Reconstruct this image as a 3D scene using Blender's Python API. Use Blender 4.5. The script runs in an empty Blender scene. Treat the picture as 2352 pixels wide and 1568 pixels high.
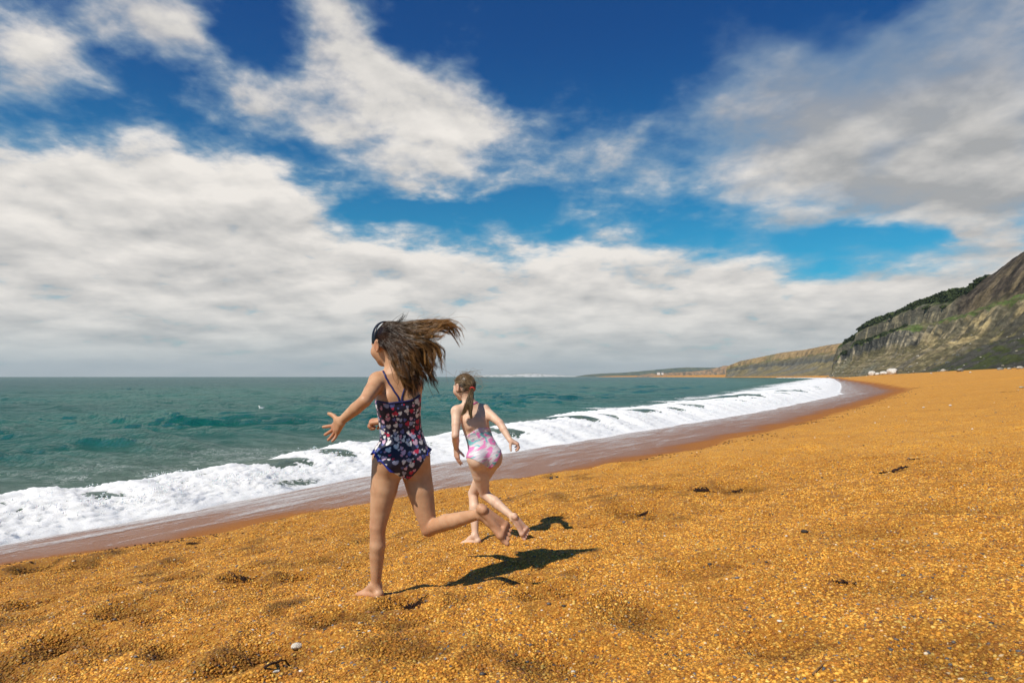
import bpy, bmesh, math, random
import numpy as np
from mathutils import Vector, Matrix

scene = bpy.context.scene
col = scene.collection
R = math.radians

# ------------------------------------------------------------------ camera
CAM_Z = 1.6
PITCH = 2.957
cam_d = bpy.data.cameras.new('camera')
cam = bpy.data.objects.new('camera', cam_d)
col.objects.link(cam)
cam_d.sensor_width = 36.0
cam_d.lens = 24.0
cam_d.clip_start = 0.05
cam_d.clip_end = 40000.0
cam.location = (0, 0, CAM_Z)
cam.rotation_euler = (R(90 + PITCH), 0, 0)
scene.camera = cam

def ray(px, py):
    xc, yc = (px - 1176) / 1568.0, (784 - py) / 1568.0
    p = R(PITCH)
    dx, dy, dz = xc, math.cos(p) - yc * math.sin(p), math.sin(p) + yc * math.cos(p)
    return dx / dy, dz / dy
def at(px, py, D):
    """point at survey bearing (px, py) and distance D along +Y from the viewpoint"""
    u, v = ray(px, py)
    return np.array((u * D, D, CAM_Z + v * D))

# ------------------------------------------------------------------ colour management
scene.view_settings.view_transform = 'Standard'
scene.view_settings.look = 'None'
scene.view_settings.gamma = 1.0
scene.view_settings.use_curve_mapping = False
scene.view_settings.exposure = 0.0
scene.cycles.max_bounces = 8
scene.cycles.transparent_max_bounces = 12
scene.cycles.volume_bounces = 0
scene.cycles.use_adaptive_sampling = True

# ------------------------------------------------------------------ sun
SUN_EL = 49.0
SUN_AZ = 225.0           # compass bearing of the sun, clockwise from +Y
sun_d = bpy.data.lights.new('sun', 'SUN')
sun = bpy.data.objects.new('sun', sun_d)
col.objects.link(sun)
sun_d.energy = 5.0
sun_d.angle = R(0.53)
sun_d.color = (1.0, 0.93, 0.82)
sv = Vector((math.sin(R(SUN_AZ)) * math.cos(R(SUN_EL)), math.cos(R(SUN_AZ)) * math.cos(R(SUN_EL)), math.sin(R(SUN_EL))))
sun.rotation_euler = sv.to_track_quat('Z', 'Y').to_euler()

# ------------------------------------------------------------------ node expression helper
class E:
    nt = None
    def __init__(s, sock): s.s = sock
    @staticmethod
    def m(op, *a, clamp=False):
        n = E.nt.nodes.new('ShaderNodeMath'); n.operation = op; n.use_clamp = clamp
        for i, v in enumerate(a):
            if isinstance(v, E): E.nt.links.new(v.s, n.inputs[i])
            else: n.inputs[i].default_value = float(v)
        return E(n.outputs[0])
    def __add__(s, o): return E.m('ADD', s, o)
    __radd__ = __add__
    def __sub__(s, o): return E.m('SUBTRACT', s, o)
    def __rsub__(s, o): return E.m('SUBTRACT', o, s)
    def __mul__(s, o): return E.m('MULTIPLY', s, o)
    __rmul__ = __mul__
    def __truediv__(s, o): return E.m('DIVIDE', s, o)
    def __rtruediv__(s, o): return E.m('DIVIDE', o, s)
    def __pow__(s, o): return E.m('POWER', s, o)
    def __neg__(s): return E.m('MULTIPLY', s, -1)
def emax(a, b): return E.m('MAXIMUM', a, b)
def emin(a, b): return E.m('MINIMUM', a, b)
def esat(a): return E.m('ADD', a, 0.0, clamp=True)
def eabs(a): return E.m('ABSOLUTE', a)
def esmooth(x, a, b, lo=0.0, hi=1.0):
    n = E.nt.nodes.new('ShaderNodeMapRange'); n.interpolation_type = 'SMOOTHSTEP'
    for i, v in enumerate((x, a, b, lo, hi)):
        if isinstance(v, E): E.nt.links.new(v.s, n.inputs[i])
        else: n.inputs[i].default_value = float(v)
    return E(n.outputs[0])
def evec(x, y, z):
    n = E.nt.nodes.new('ShaderNodeCombineXYZ')
    for i, v in enumerate((x, y, z)):
        if isinstance(v, E): E.nt.links.new(v.s, n.inputs[i])
        else: n.inputs[i].default_value = float(v)
    return n.outputs[0]
def esep(sock):
    n = E.nt.nodes.new('ShaderNodeSeparateXYZ'); E.nt.links.new(sock, n.inputs[0])
    return E(n.outputs[0]), E(n.outputs[1]), E(n.outputs[2])
def enoise(vec, scale, detail=6, rough=0.55, dist=0.0, lac=2.0, out=0):
    n = E.nt.nodes.new('ShaderNodeTexNoise')
    if vec is not None: E.nt.links.new(vec, n.inputs['Vector'])
    n.inputs['Scale'].default_value = scale; n.inputs['Detail'].default_value = detail
    n.inputs['Roughness'].default_value = rough; n.inputs['Distortion'].default_value = dist
    n.inputs['Lacunarity'].default_value = lac
    return E(n.outputs[out])
def emix(f, a, b):
    """mix two colours (tuples or sockets); returns a socket"""
    n = E.nt.nodes.new('ShaderNodeMix'); n.data_type = 'RGBA'
    for v, i in ((f, 0), (a, 6), (b, 7)):
        if isinstance(v, E): E.nt.links.new(v.s, n.inputs[i])
        elif isinstance(v, bpy.types.NodeSocket): E.nt.links.new(v, n.inputs[i])
        elif isinstance(v, (int, float)): n.inputs[i].default_value = float(v)
        else: n.inputs[i].default_value = (*v, 1.0)
    return n.outputs[2]
def emulc(c, k):
    """colour socket times scalar"""
    n = E.nt.nodes.new('ShaderNodeVectorMath'); n.operation = 'SCALE'
    E.nt.links.new(c, n.inputs[0])
    if isinstance(k, E): E.nt.links.new(k.s, n.inputs['Scale'])
    else: n.inputs['Scale'].default_value = k
    return n.outputs[0]
def ecurve(x, pts):
    n = E.nt.nodes.new('ShaderNodeFloatCurve'); E.nt.links.new(x.s, n.inputs['Value'])
    c = n.mapping.curves[0]
    for i, (a, b) in enumerate(pts):
        if i < 2 and i < len(c.points) and i == 0: c.points[0].location = (a, b)
        elif i == len(pts) - 1: c.points[-1].location = (a, b)
        else: c.points.new(a, b)
    n.mapping.update()
    return E(n.outputs[0])

# ------------------------------------------------------------------ sky
# scattered clouds: bearing (px, py), radii, tilt, weight
CLOUDS = [(60, 110, 220, 260, 0, .58), (440, 110, 200, 80, -38, .74), (660, 185, 150, 70, -10, .70), (690, 300, 230, 90, -8, .72), (330, 60, 240, 110, 30, .35), (860, 330, 330, 130, 0, .15),
          (920, 190, 170, 100, -30, .78), (1090, 300, 180, 110, 15, .82), (1150, 250, 60, 130, 25, .30), (1250, 445, 170, 60, 0, .28), (930, 420, 150, 70, 0, .66), (1010, 240, 120, 60, 20, .25), (860, 130, 110, 60, -30, .25), (1110, 90, 150, 70, 20, .50),
          (780, 70, 190, 75, -42, .62), (180, 60, 150, 60, 25, .25), (230, 190, 170, 120, 0, .42), (1400, 390, 180, 140, 10, .60), (2080, 260, 440, 270, 0, 1.0), (1740, 330, 280, 190, 0, .55),
          (2330, 140, 280, 330, 0, .62), (2230, 430, 330, 120, 0, .62), (1850, 400, 260, 110, 12, .35), (2060, 365, 95, 55, 10, -.45), (1840, 90, 130, 60, -20, -.35), (1985, 5, 130, 60, 0, -.7),
          (1370, 130, 170, 200, 0, -.35), (2080, 545, 230, 32, 0, -.6), (1600, 505, 200, 45, 0, -.35), (570, 60, 60, 60, 0, -.3),
          (1000, 475, 220, 28, 0, -.35)]
SKY_LOW, SKY_HIGH = (0.09, 0.80, 0.96), (0.022, 0.345, 0.74)
CLOUD_THIN = (3.9, 5.3, 6.0)
CLOUD_DARK, CLOUD_LIGHT, CLOUD_HORIZON = (3.9, 3.95, 4.0), (8.9, 8.45, 7.9), (5.5, 6.1, 6.1)
world = bpy.data.worlds.new('World')
scene.world = world
world.use_nodes = True
E.nt = world.node_tree
E.nt.nodes.clear()
L = E.nt.links
w_out = E.nt.nodes.new('ShaderNodeOutputWorld')
w_bg = E.nt.nodes.new('ShaderNodeBackground')
L.new(w_bg.outputs[0], w_out.inputs[0])
w_bg.inputs['Strength'].default_value = 0.1
nish = E.nt.nodes.new('ShaderNodeTexSky')
nish.sky_type = 'NISHITA'
nish.sun_disc = False
nish.sun_elevation = R(SUN_EL)
nish.sun_rotation = R(SUN_AZ)
nish.altitude = 0
nish.air_density = 1.0
nish.dust_density = 0.4
nish.ozone_density = 3.0
tc = E.nt.nodes.new('ShaderNodeTexCoord')
dx, dy, dz = esep(tc.outputs['Generated'])
dzp = emax(dz, 0.0)
# deep polarised blue
hs = E.nt.nodes.new('ShaderNodeMix'); hs.data_type = 'RGBA'; hs.blend_type = 'MULTIPLY'; hs.inputs[0].default_value = 1.0
L.new(nish.outputs[0], hs.inputs[6])
L.new(emix(esmooth(dzp, 0.12, 0.48), SKY_LOW, SKY_HIGH), hs.inputs[7])
blue = hs.outputs[2]
# bearings in the sky over the sea (valid ahead of the beach), faded out behind
fwd = esmooth(dy, 0.15, 0.45)
dyy = emax(dy, 0.12)
u, v = dx / dyy, dz / dyy
def guv(px, py): return ray(px, py)
# shared slow domain warp, so edges billow
den = dzp + 0.20
ppx, ppy = dx / den, dy / den
pv = evec(ppx, ppy, 3.7)
wn = E.nt.nodes.new('ShaderNodeTexNoise'); L.new(pv, wn.inputs['Vector'])
wn.inputs['Scale'].default_value = 2.2; wn.inputs['Detail'].default_value = 5; wn.inputs['Roughness'].default_value = 0.6
wx, wy, wz = esep(wn.outputs['Color'])
uw, vw = u + (wx - 0.5) * 0.22, v + (wy - 0.5) * 0.16
def blob(px, py, rx, ry, rot=0.0, warp=True):
    u0, v0 = guv(px, py)
    a, b = rx / 1568.0, ry / 1568.0
    U, V = ((uw if warp else u) - u0), ((vw if warp else v) - v0)
    c, s = math.cos(R(rot)), math.sin(R(rot))
    X, Y = (U * c + V * s) * (1 / a), (V * c - U * s) * (1 / b)
    return E.m('EXPONENT', -(X * X + Y * Y))
# upper edge of the cloud bank
EDGE = [(-300, 330), (0, 300), (150, 290), (330, 255), (520, 305), (640, 355), (760, 455), (900, 490), (1050, 505), (1250, 520),
        (1500, 528), (1700, 545), (1850, 585), (2000, 562), (2200, 545), (2352, 510), (2600, 480)]
UMAX, VMAX = 1.0, 0.5
pts = []
for (ex, ey) in EDGE:
    eu, ev = guv(ex, ey)
    pts.append(((eu + UMAX) / (2 * UMAX), ev / VMAX))
edge = ecurve(esat((u + (wx - 0.5) * 0.10 + UMAX) * (1 / (2 * UMAX))), pts) * VMAX
bank = esmooth(edge - v + (wy - 0.5) * 0.06, -0.035, 0.10)
cov = bank * 1.45
for (px, py, rx, ry, rot, amp) in CLOUDS:
    cov = cov + blob(px, py, rx, ry, rot) * amp
rightc = esat(blob(2080, 260, 480, 330) * 1.2)
cov = cov * fwd + (1 - fwd) * 0.25
# cloud texture at several scales (perspective of a flat deck)
n1 = enoise(pv, 1.9, 10, 0.55, 0.1)
pvup = evec(dx / (den + 0.045), dy / (den + 0.045), 3.7)
n2 = enoise(pvup, 1.9, 5, 0.55, 0.1)
puffv = evec(ppx, ppy * 0.85, 9.1)
n3 = enoise(puffv, 4.6, 9, 0.54, 0.15)
n4 = enoise(evec(ppx, ppy * 0.9, 2.2), 13.0, 7, 0.58, 0.3)
n3up = enoise(evec(dx / (den + 0.016), dy / (den + 0.016) * 0.85, 9.1), 4.6, 5, 0.52, 0.15)
dens = cov + (n1 - 0.5) * (1.4 - rightc * 0.85) + (n3 - 0.5) * (2.0 - rightc * 1.62) + (n4 - 0.5) * (0.75 - rightc * 0.62) - 0.56 + rightc * 0.10
alpha = esmooth(dens, -0.30, 0.80 + rightc * 0.45)
alpha = emin(alpha * 1.06, 1.0)
# light in the clouds
edge_glow = esmooth(edge - v, 0.0, 0.20, 0.22, -0.02) * bank
lowband = enoise(evec(ppx * 0.5, ppy * 0.85, 1.3), 2.0, 8, 0.58, 0.2)
low = esmooth(v, 0.03, 0.28, 1.0, 0.0) * fwd
lit = (n1 - n2) * 1.5 + (n3 - n3up) * (1.5 - low * 0.5) + 0.64 + edge_glow + (lowband - 0.5) * (1.5 * low + 0.3) - rightc * 0.62 + esmooth(v, 0.2, 0.5, 0, 0.05)
lit = esat(lit)
ccol = emix(lit, CLOUD_DARK, CLOUD_LIGHT)
hz = esmooth(v, 0.0, 0.15, 1.0, 0.0)
ccol = emix(hz * 0.4, ccol, CLOUD_HORIZON)
ccol = emix(esmooth(alpha, 0.15, 0.85), CLOUD_THIN, ccol)
skycol = emix(alpha, blue, ccol)

hb = esmooth(dz, 0.0, 0.07, 0.6, 0.0)
skycol = emix(hb, skycol, CLOUD_HORIZON)
below = esmooth(dz, -0.06, -0.03, 0.0, 1.0)
skycol = emix(below, (0.35, 0.6, 0.65), skycol)
L.new(skycol, w_bg.inputs['Color'])

# ------------------------------------------------------------------ noise and mesh helpers
def _hash(ix, iy, seed):
    h = (ix.astype(np.int64) * 374761393 + iy.astype(np.int64) * 668265263 + seed * 1442695041) & 0xFFFFFFFF
    h = ((h ^ (h >> 13)) * 1274126177) & 0xFFFFFFFF
    return (h ^ (h >> 16)) & 0xFFFFFFFF
def perlin(x, y, seed=0):
    xi, yi = np.floor(x), np.floor(y)
    fx, fy = x - xi, y - yi
    ux, uy = fx * fx * fx * (fx * (fx * 6 - 15) + 10), fy * fy * fy * (fy * (fy * 6 - 15) + 10)
    def g(i, j):
        a = _hash(xi + i, yi + j, seed) * (2 * math.pi / 4294967296.0)
        return np.cos(a) * (fx - i) + np.sin(a) * (fy - j)
    a = g(0, 0) * (1 - ux) + g(1, 0) * ux
    b = g(0, 1) * (1 - ux) + g(1, 1) * ux
    return (a * (1 - uy) + b * uy) * 1.5
def fbm(x, y, octv=5, gain=0.5, lac=2.03, seed=0):
    s, a, t = 0.0, 1.0, 0.0
    for o in range(octv):
        s = s + a * perlin(x, y, seed + o * 17); t += a
        x, y, a = x * lac + 13.7, y * lac - 7.1, a * gain
    return s / t
def ridged(x, y, octv=5, gain=0.5, seed=0):
    s, a, t = 0.0, 1.0, 0.0
    for o in range(octv):
        s = s + a * (1 - np.abs(perlin(x, y, seed + o * 17)) * 2); t += a
        x, y, a = x * 2.03 + 5.3, y * 2.03 + 9.1, a * gain
    return s / t
C_ = lambda *a: np.array(a)
def sstep(a, b, x):
    t = np.clip((x - a) / (b - a), 0, 1)
    return t * t * (3 - 2 * t)
def mesh_np(name, V, F, mat=None, parent=None, smooth=True, attrs=None, link=True):
    """V (n,3) floats, F (m,3 or 4) ints -> one mesh object"""
    V = np.asarray(V, np.float32); F = np.asarray(F, np.int32)
    me = bpy.data.meshes.new(name)
    k = F.shape[1]
    me.vertices.add(len(V)); me.vertices.foreach_set('co', V.ravel())
    me.loops.add(F.size); me.loops.foreach_set('vertex_index', F.ravel())
    me.polygons.add(len(F)); me.polygons.foreach_set('loop_start', np.arange(0, F.size, k, dtype=np.int32))
    me.polygons.foreach_set('use_smooth', np.full(len(F), smooth, bool))
    me.update(calc_edges=True)
    for an, arr in (attrs or {}).items():
        arr = np.asarray(arr, np.float32)
        if arr.ndim == 1:
            at_ = me.attributes.new(an, 'FLOAT', 'POINT'); at_.data.foreach_set('value', arr)
        else:
            at_ = me.attributes.new(an, 'FLOAT_COLOR', 'POINT')
            at_.data.foreach_set('color', np.concatenate([arr, np.ones((len(arr), 1), np.float32)], 1).ravel())
    if mat: me.materials.append(mat)
    o = bpy.data.objects.new(name, me)
    if link: col.objects.link(o)
    if parent: o.parent = parent
    return o
def grid_faces(n, m):
    i = np.arange(n - 1)[:, None] * m + np.arange(m - 1)[None, :]
    return np.stack([i, i + 1, i + m + 1, i + m], -1).reshape(-1, 4)
def tag(o, label=None, cat=None, group=None, kind=None):
    if label: o['label'] = label
    if cat: o['category'] = cat
    if group: o['group'] = group
    if kind: o['kind'] = kind
    return o
def empty(name, loc, label, cat, group=None):
    o = bpy.data.objects.new(name, None); col.objects.link(o); o.location = loc
    o.empty_display_size = 0.1
    return tag(o, label, cat, group)
def material(name):
    m = bpy.data.materials.new(name); m.use_nodes = True
    E.nt = m.node_tree
    p = m.node_tree.nodes['Principled BSDF']
    return m, p, m.node_tree.nodes['Material Output']
def put(p, **kw):
    for k, v in kw.items():
        k = k.replace('_', ' ')
        s = p.inputs[k]
        if isinstance(v, E): E.nt.links.new(v.s, s)
        elif isinstance(v, bpy.types.NodeSocket): E.nt.links.new(v, s)
        elif isinstance(v, (int, float)): s.default_value = v
        else: s.default_value = (*v, 1.0) if len(v) == 3 and s.type == 'RGBA' else v
def eattr(name, vector=False):
    n = E.nt.nodes.new('ShaderNodeAttribute'); n.attribute_name = name
    return n.outputs['Color'] if vector else E(n.outputs['Fac'])
def ecoord(kind='Object'):
    return E.nt.nodes.new('ShaderNodeTexCoord').outputs[kind]
def ebump(h, strength=0.5, dist=0.02, normal=None):
    n = E.nt.nodes.new('ShaderNodeBump'); n.inputs['Strength'].default_value = strength
    n.inputs['Distance'].default_value = dist
    E.nt.links.new(h.s if isinstance(h, E) else h, n.inputs['Height'])
    if normal: E.nt.links.new(normal, n.inputs['Normal'])
    return n.outputs[0]
def eramp(f, stops, interp='LINEAR'):
    n = E.nt.nodes.new('ShaderNodeValToRGB'); E.nt.links.new(f.s, n.inputs[0])
    cr = n.color_ramp; cr.interpolation = interp
    while len(cr.elements) < len(stops): cr.elements.new(0.5)
    for e, (p, c) in zip(cr.elements, stops): e.position = p; e.color = (*c, 1)
    return n.outputs[0]
def evoronoi(vec, scale, feature='F1', dims='3D', rnd=1.0):
    n = E.nt.nodes.new('ShaderNodeTexVoronoi'); n.voronoi_dimensions = dims; n.feature = feature
    E.nt.links.new(vec, n.inputs['Vector']); n.inputs['Scale'].default_value = scale
    n.inputs['Randomness'].default_value = rnd
    return n
def eseparate(c):
    n = E.nt.nodes.new('ShaderNodeSeparateColor'); E.nt.links.new(c, n.inputs[0])
    return E(n.outputs[0]), E(n.outputs[1]), E(n.outputs[2])

# ------------------------------------------------------------------ shoreline
# still-water line: x of the water's edge at distance y
SH_Y = np.array([-300, -40, 3.2, 6.5, 7.96, 9.84, 12.9, 18.6, 29.5, 55.7, 100, 167, 320, 560, 800, 1100, 1300, 1800, 2500, 3200.])
SH_X = np.array([-190, -33.7, -6.95, -4.9, -3.95, -2.95, -1.35, 2.4, 9.6, 25.4, 47, 79, 150, 262, 345, 372, 380, 405, 469, 380.])
def shore_x(y): return np.interp(y, SH_Y, SH_X)
_ty = np.concatenate([np.linspace(-60, 60, 481), np.geomspace(60.5, 3200, 300)])
_k = np.exp(-0.5 * (np.arange(-12, 13) / 5.0) ** 2); _k /= _k.sum()
_tx = np.convolve(np.pad(shore_x(_ty), 12, mode='edge'), _k, 'valid')
_tx[:14] = shore_x(_ty[:14]); _tx[-14:] = shore_x(_ty[-14:])
_slope = np.gradient(_tx, _ty)
def shore(y): return np.interp(y, _ty, _tx)
def land(x, y):
    """distance landward of the water's edge (negative = out to sea)"""
    sl = np.interp(y, _ty, _slope)
    return (x - shore(y)) / np.sqrt(1 + sl * sl)
def wet_q(y):
    return np.interp(y, [0, 5.23, 6.07, 6.98, 8.09, 8.33, 8.63, 9.44, 11.5, 17.6, 28, 47, 90, 200, 3000], [1.2, 1.55, 1.86, 2.13, 2.75, 3.3, 3.85, 4.5, 5.15, 5.3, 5.2, 6.0, 6.0, 5.0, 4.0])
def ground_base(q):
    return np.interp(q, [-400, -40, -12, -4, 0, 2.2, 5.3, 8, 15, 25, 45, 90, 400], [-12, -5, -1.6, -.55, 0, .20, .56, .83, 1.48, 2.6, 4.0, 5.4, 10])
RNG = np.random.default_rng(11)
# trodden hollows: (x, y, radius, depth)
def _hollow(px, py, r, d):
    D = 4.0
    for _ in range(30):
        u, v = ray(px, py)
        z = ground_base(land(np.array([u * D]), np.array([D])))[0]
        D = D * 0.5 + 0.5 * (z - CAM_Z) / v
    return (u * D, D, r, d)
HOLLOWS = [_hollow(*a) for a in [(1280, 1365, .13, .055), (560, 1330, .10, .05), (400, 1332, .09, .045), (80, 1315, .12, .05), (90, 1390, .12, .04),
    (170, 1470, .13, .05), (430, 1480, .11, .05), (700, 1320, .10, .04), (930, 1395, .09, .045), (1215, 1330, .10, .03), (640, 1505, .14, .05),
    (540, 1545, .1, .05), (1560, 1135, .16, .06), (1470, 1180, .2, .05), (1700, 1130, .18, .05), (1830, 1050, .25, .06), (1100, 1190, .14, .03),
    (1490, 1400, .15, .035), (1620, 1310, .16, .03), (1830, 1480, .15, .04), (2080, 1360, .2, .035), (2200, 1180, .25, .045), (2140, 1530, .16, .04),
    (1990, 1230, .2, .035), (1330, 1500, .15, .04), (960, 1500, .12, .04), (300, 1410, .12, .045), (250, 1340, .1, .035), (780, 1430, .12, .04), (20, 1530, .14, .05)]]
def ground_h(x, y, fine=True):
    q = land(x, y)
    z = ground_base(q)
    wq = wet_q(y)
    dry = sstep(0.0, 0.9, q - wq + 0.25 * perlin(x * 0.9, y * 0.9, 5))
    # soft swell of the shingle, hummocky where dry
    far = 1.0 / (1.0 + (np.hypot(x, y) / 60.0) ** 2)
    z = z + dry * (0.075 * fbm(x * 0.75, y * 0.75, 3, 0.5, seed=3) + 0.10 * far * fbm(x * 0.16, y * 0.16, 2, seed=8))
    z = z + dry * 0.042 * fbm(x * 2.6, y * 2.6, 3, 0.55, seed=21) + dry * 0.012 * np.abs(fbm(x * 5.5, y * 5.5, 2, seed=23))
    # little step where the last swash stopped
    z = z + 0.038 * sstep(-0.10, 0.16, q - wq - 0.28 * perlin(x * 0.9, y * 0.9, 5) - 0.06 * perlin(x * 3.1, y * 3.1, 6)) * far
    for (hx, hy, r, d) in HOLLOWS:
        rr = ((x - hx) ** 2 + (y - hy) ** 2) / (r * r)
        z = z - 1.35 * d * np.exp(-rr) + 0.5 * d * np.exp(-((np.sqrt(rr) - 1.7) / 0.5) ** 2)
    return z
def ground_z(x, y):
    return float(ground_h(np.array([float(x)]), np.array([float(y)]))[0])
def on_ground(px, py):
    """point of the beach seen at bearing (px, py)"""
    u, v = ray(px, py)
    Ds = np.geomspace(1.8, 900, 900)
    k = np.flatnonzero(CAM_Z + v * Ds < ground_h(u * Ds, Ds))
    i = max(1, k[0]) if len(k) else 899
    lo, hi = Ds[i - 1], Ds[i]
    for _ in range(9):
        m = (lo + hi) / 2
        if CAM_Z + v * m < ground_z(u * m, m): hi = m
        else: lo = m
    return np.array((u * hi, hi, ground_z(u * hi, hi)))

# ------------------------------------------------------------------ beach ground
def polar(az0, az1, naz, r0, r1, nr):
    az = np.linspace(R(az0), R(az1), naz)
    r = np.geomspace(r0, r1, nr)
    A, Rr = np.meshgrid(az, r)
    return (Rr * np.sin(A)).ravel(), (Rr * np.cos(A)).ravel(), grid_faces(nr, naz)

def beach_material():
    m, p, out = material('shingle')
    pos = ecoord('Object')
    q, wet = eattr('q'), eattr('wet')
    v1 = evoronoi(pos, 105.0)
    r, g, b = eseparate(v1.outputs['Color'])
    big = enoise(pos, 0.5, 5, 0.6)
    mid = enoise(pos, 7.0, 4, 0.6)
    c = eramp(r, GRAVEL, 'CONSTANT')
    c = emix(esmooth(mid, 0.38, 0.62, 0.0, 0.22), c, (0.34, 0.120, 0.014))
    c = emix(esmooth(big, 0.42, 0.66, 0.0, 0.22), c, (0.36, 0.145, 0.022))
    # drowned and washed shingle is darker and redder
    film = eattr('film')
    c = emulc(c, 1.14)
    c = emix(wet * 0.85, c, emix(esmooth(enoise(pos, 45.0, 3), 0.3, 0.7), (0.270, 0.088, 0.013), (0.360, 0.125, 0.017)))
    wc = emix(esmooth(enoise(pos, 110.0, 4, 0.8), 0.42, 0.58), (0.175, 0.062, 0.020), (0.290, 0.110, 0.034))
    c = emix(film, c, wc)
    rough = film * -0.40 + 0.72
    h = E(v1.outputs['Distance'])
    under = esmooth(eattr('dug_and_shade'), 0.0, 1.0)
    c = emix(eattr('under') * 0.5, c, (0.17, 0.062, 0.010))  # shade in the gaps between near grains, painted into the sheet colour
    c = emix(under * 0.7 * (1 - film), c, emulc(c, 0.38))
    hb = (1 - h * 1.0) * (1 - film * 0.75)
    n1 = ebump(hb, 0.7, 0.008)
    put(p, Base_Color=c, Roughness=rough, Normal=n1, IOR=1.38, Specular_IOR_Level=0.35 - film * 0.22)
    return m
# colours of the grains: golds, ochres, browns, a few pale and slate ones
GRAVEL = [(0.0, (0.582, 0.279, 0.035)), (0.22, (0.660, 0.344, 0.051)), (0.42, (0.485, 0.197, 0.021)), (0.58, (0.601, 0.259, 0.027)), (0.70, (0.349, 0.127, 0.016)),
          (0.83, (0.66, 0.426, 0.098)), (0.89, (0.204, 0.086, 0.023)), (0.955, (0.600, 0.423, 0.225)), (0.975, (0.126, 0.121, 0.123))]
def dug_and_shade_at(x, y):
    """damp shingle turned up in the trodden hollows, with their shade painted in"""
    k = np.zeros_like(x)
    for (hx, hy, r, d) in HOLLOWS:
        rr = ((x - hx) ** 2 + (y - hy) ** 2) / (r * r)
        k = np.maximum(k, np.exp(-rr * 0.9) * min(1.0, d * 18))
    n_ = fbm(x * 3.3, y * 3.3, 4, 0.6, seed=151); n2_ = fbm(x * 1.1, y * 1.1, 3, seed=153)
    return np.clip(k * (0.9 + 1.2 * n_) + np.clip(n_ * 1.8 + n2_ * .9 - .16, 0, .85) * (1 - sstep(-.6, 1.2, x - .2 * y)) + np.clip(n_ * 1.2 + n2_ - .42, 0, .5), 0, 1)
bx, by, bf = polar(-82, 82, 390, 1.2, 3200, 680)
bq = land(bx, by)
bz = ground_h(bx, by)
wq_ = wet_q(by)
edge_n = bq - wq_ - 0.28 * perlin(bx * 0.9, by * 0.9, 5) - 0.06 * perlin(bx * 3.1, by * 3.1, 6)
wet_ = 1 - sstep(-0.10, 0.10, edge_n)
damp = (1 - sstep(0.0, 0.42, edge_n - 0.15 * perlin(bx * 2.1, by * 0.9, 9))) * 0.35
film_ = 1 - sstep(-1.0, -0.25, edge_n / np.interp(by, [0, 6, 10, 20, 60], [0.45, 0.55, 1.2, 1.5, 2.0]) + 0.35 * fbm(bx * 0.5, by * 0.5, 3, seed=19))
beach = mesh_np('beach', np.stack([bx, by, bz], 1), bf, None, attrs={'q': bq, 'wet': np.maximum(wet_, damp), 'film': film_, 'dug_and_shade': dug_and_shade_at(bx, by) * (1 - np.maximum(wet_, 0)), 'under': (1 - sstep(5.5, 9.0, np.hypot(bx, by))) * (1 - wet_)})
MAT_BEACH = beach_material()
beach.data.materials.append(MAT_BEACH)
tag(beach, kind='structure')

# ------------------------------------------------------------------ loose shingle: grains of the near beach, scattered by geometry nodes
def grain_mesh(name, seed, sq):
    bm = bmesh.new()
    bmesh.ops.create_icosphere(bm, subdivisions=1, radius=1.0)
    rg = random.Random(seed)
    for v_ in bm.verts:
        v_.co *= 1 + rg.uniform(-0.18, 0.18)
        v_.co.x *= sq[0]; v_.co.y *= sq[1]; v_.co.z *= sq[2]
    me = bpy.data.meshes.new(name); bm.to_mesh(me); bm.free()
    for pl in me.polygons: pl.use_smooth = True
    return bpy.data.objects.new(name, me)
def grain_material():
    m, p, out = material('grain')
    oi = E.nt.nodes.new('ShaderNodeObjectInfo')
    rnd = E(oi.outputs['Random'])
    c = eramp(rnd, GRAVEL, 'CONSTANT')
    k = E.m('FRACT', rnd * 57.3)
    loc = oi.outputs['Location']
    an = E.nt.nodes.new('ShaderNodeAttribute'); an.attribute_type = 'INSTANCER'; an.attribute_name = 'dug_and_shade'
    pt = enoise(loc, 3.2, 4, 0.62)
    c = emix(esmooth(pt, 0.46, 0.68, 0.0, 0.45), c, (0.30, 0.115, 0.016))
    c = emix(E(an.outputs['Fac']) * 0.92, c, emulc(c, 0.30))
    c = emulc(c, k * 0.75 + 0.70)
    put(p, Base_Color=c, Roughness=0.6, Specular_IOR_Level=0.3)
    return m
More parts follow.
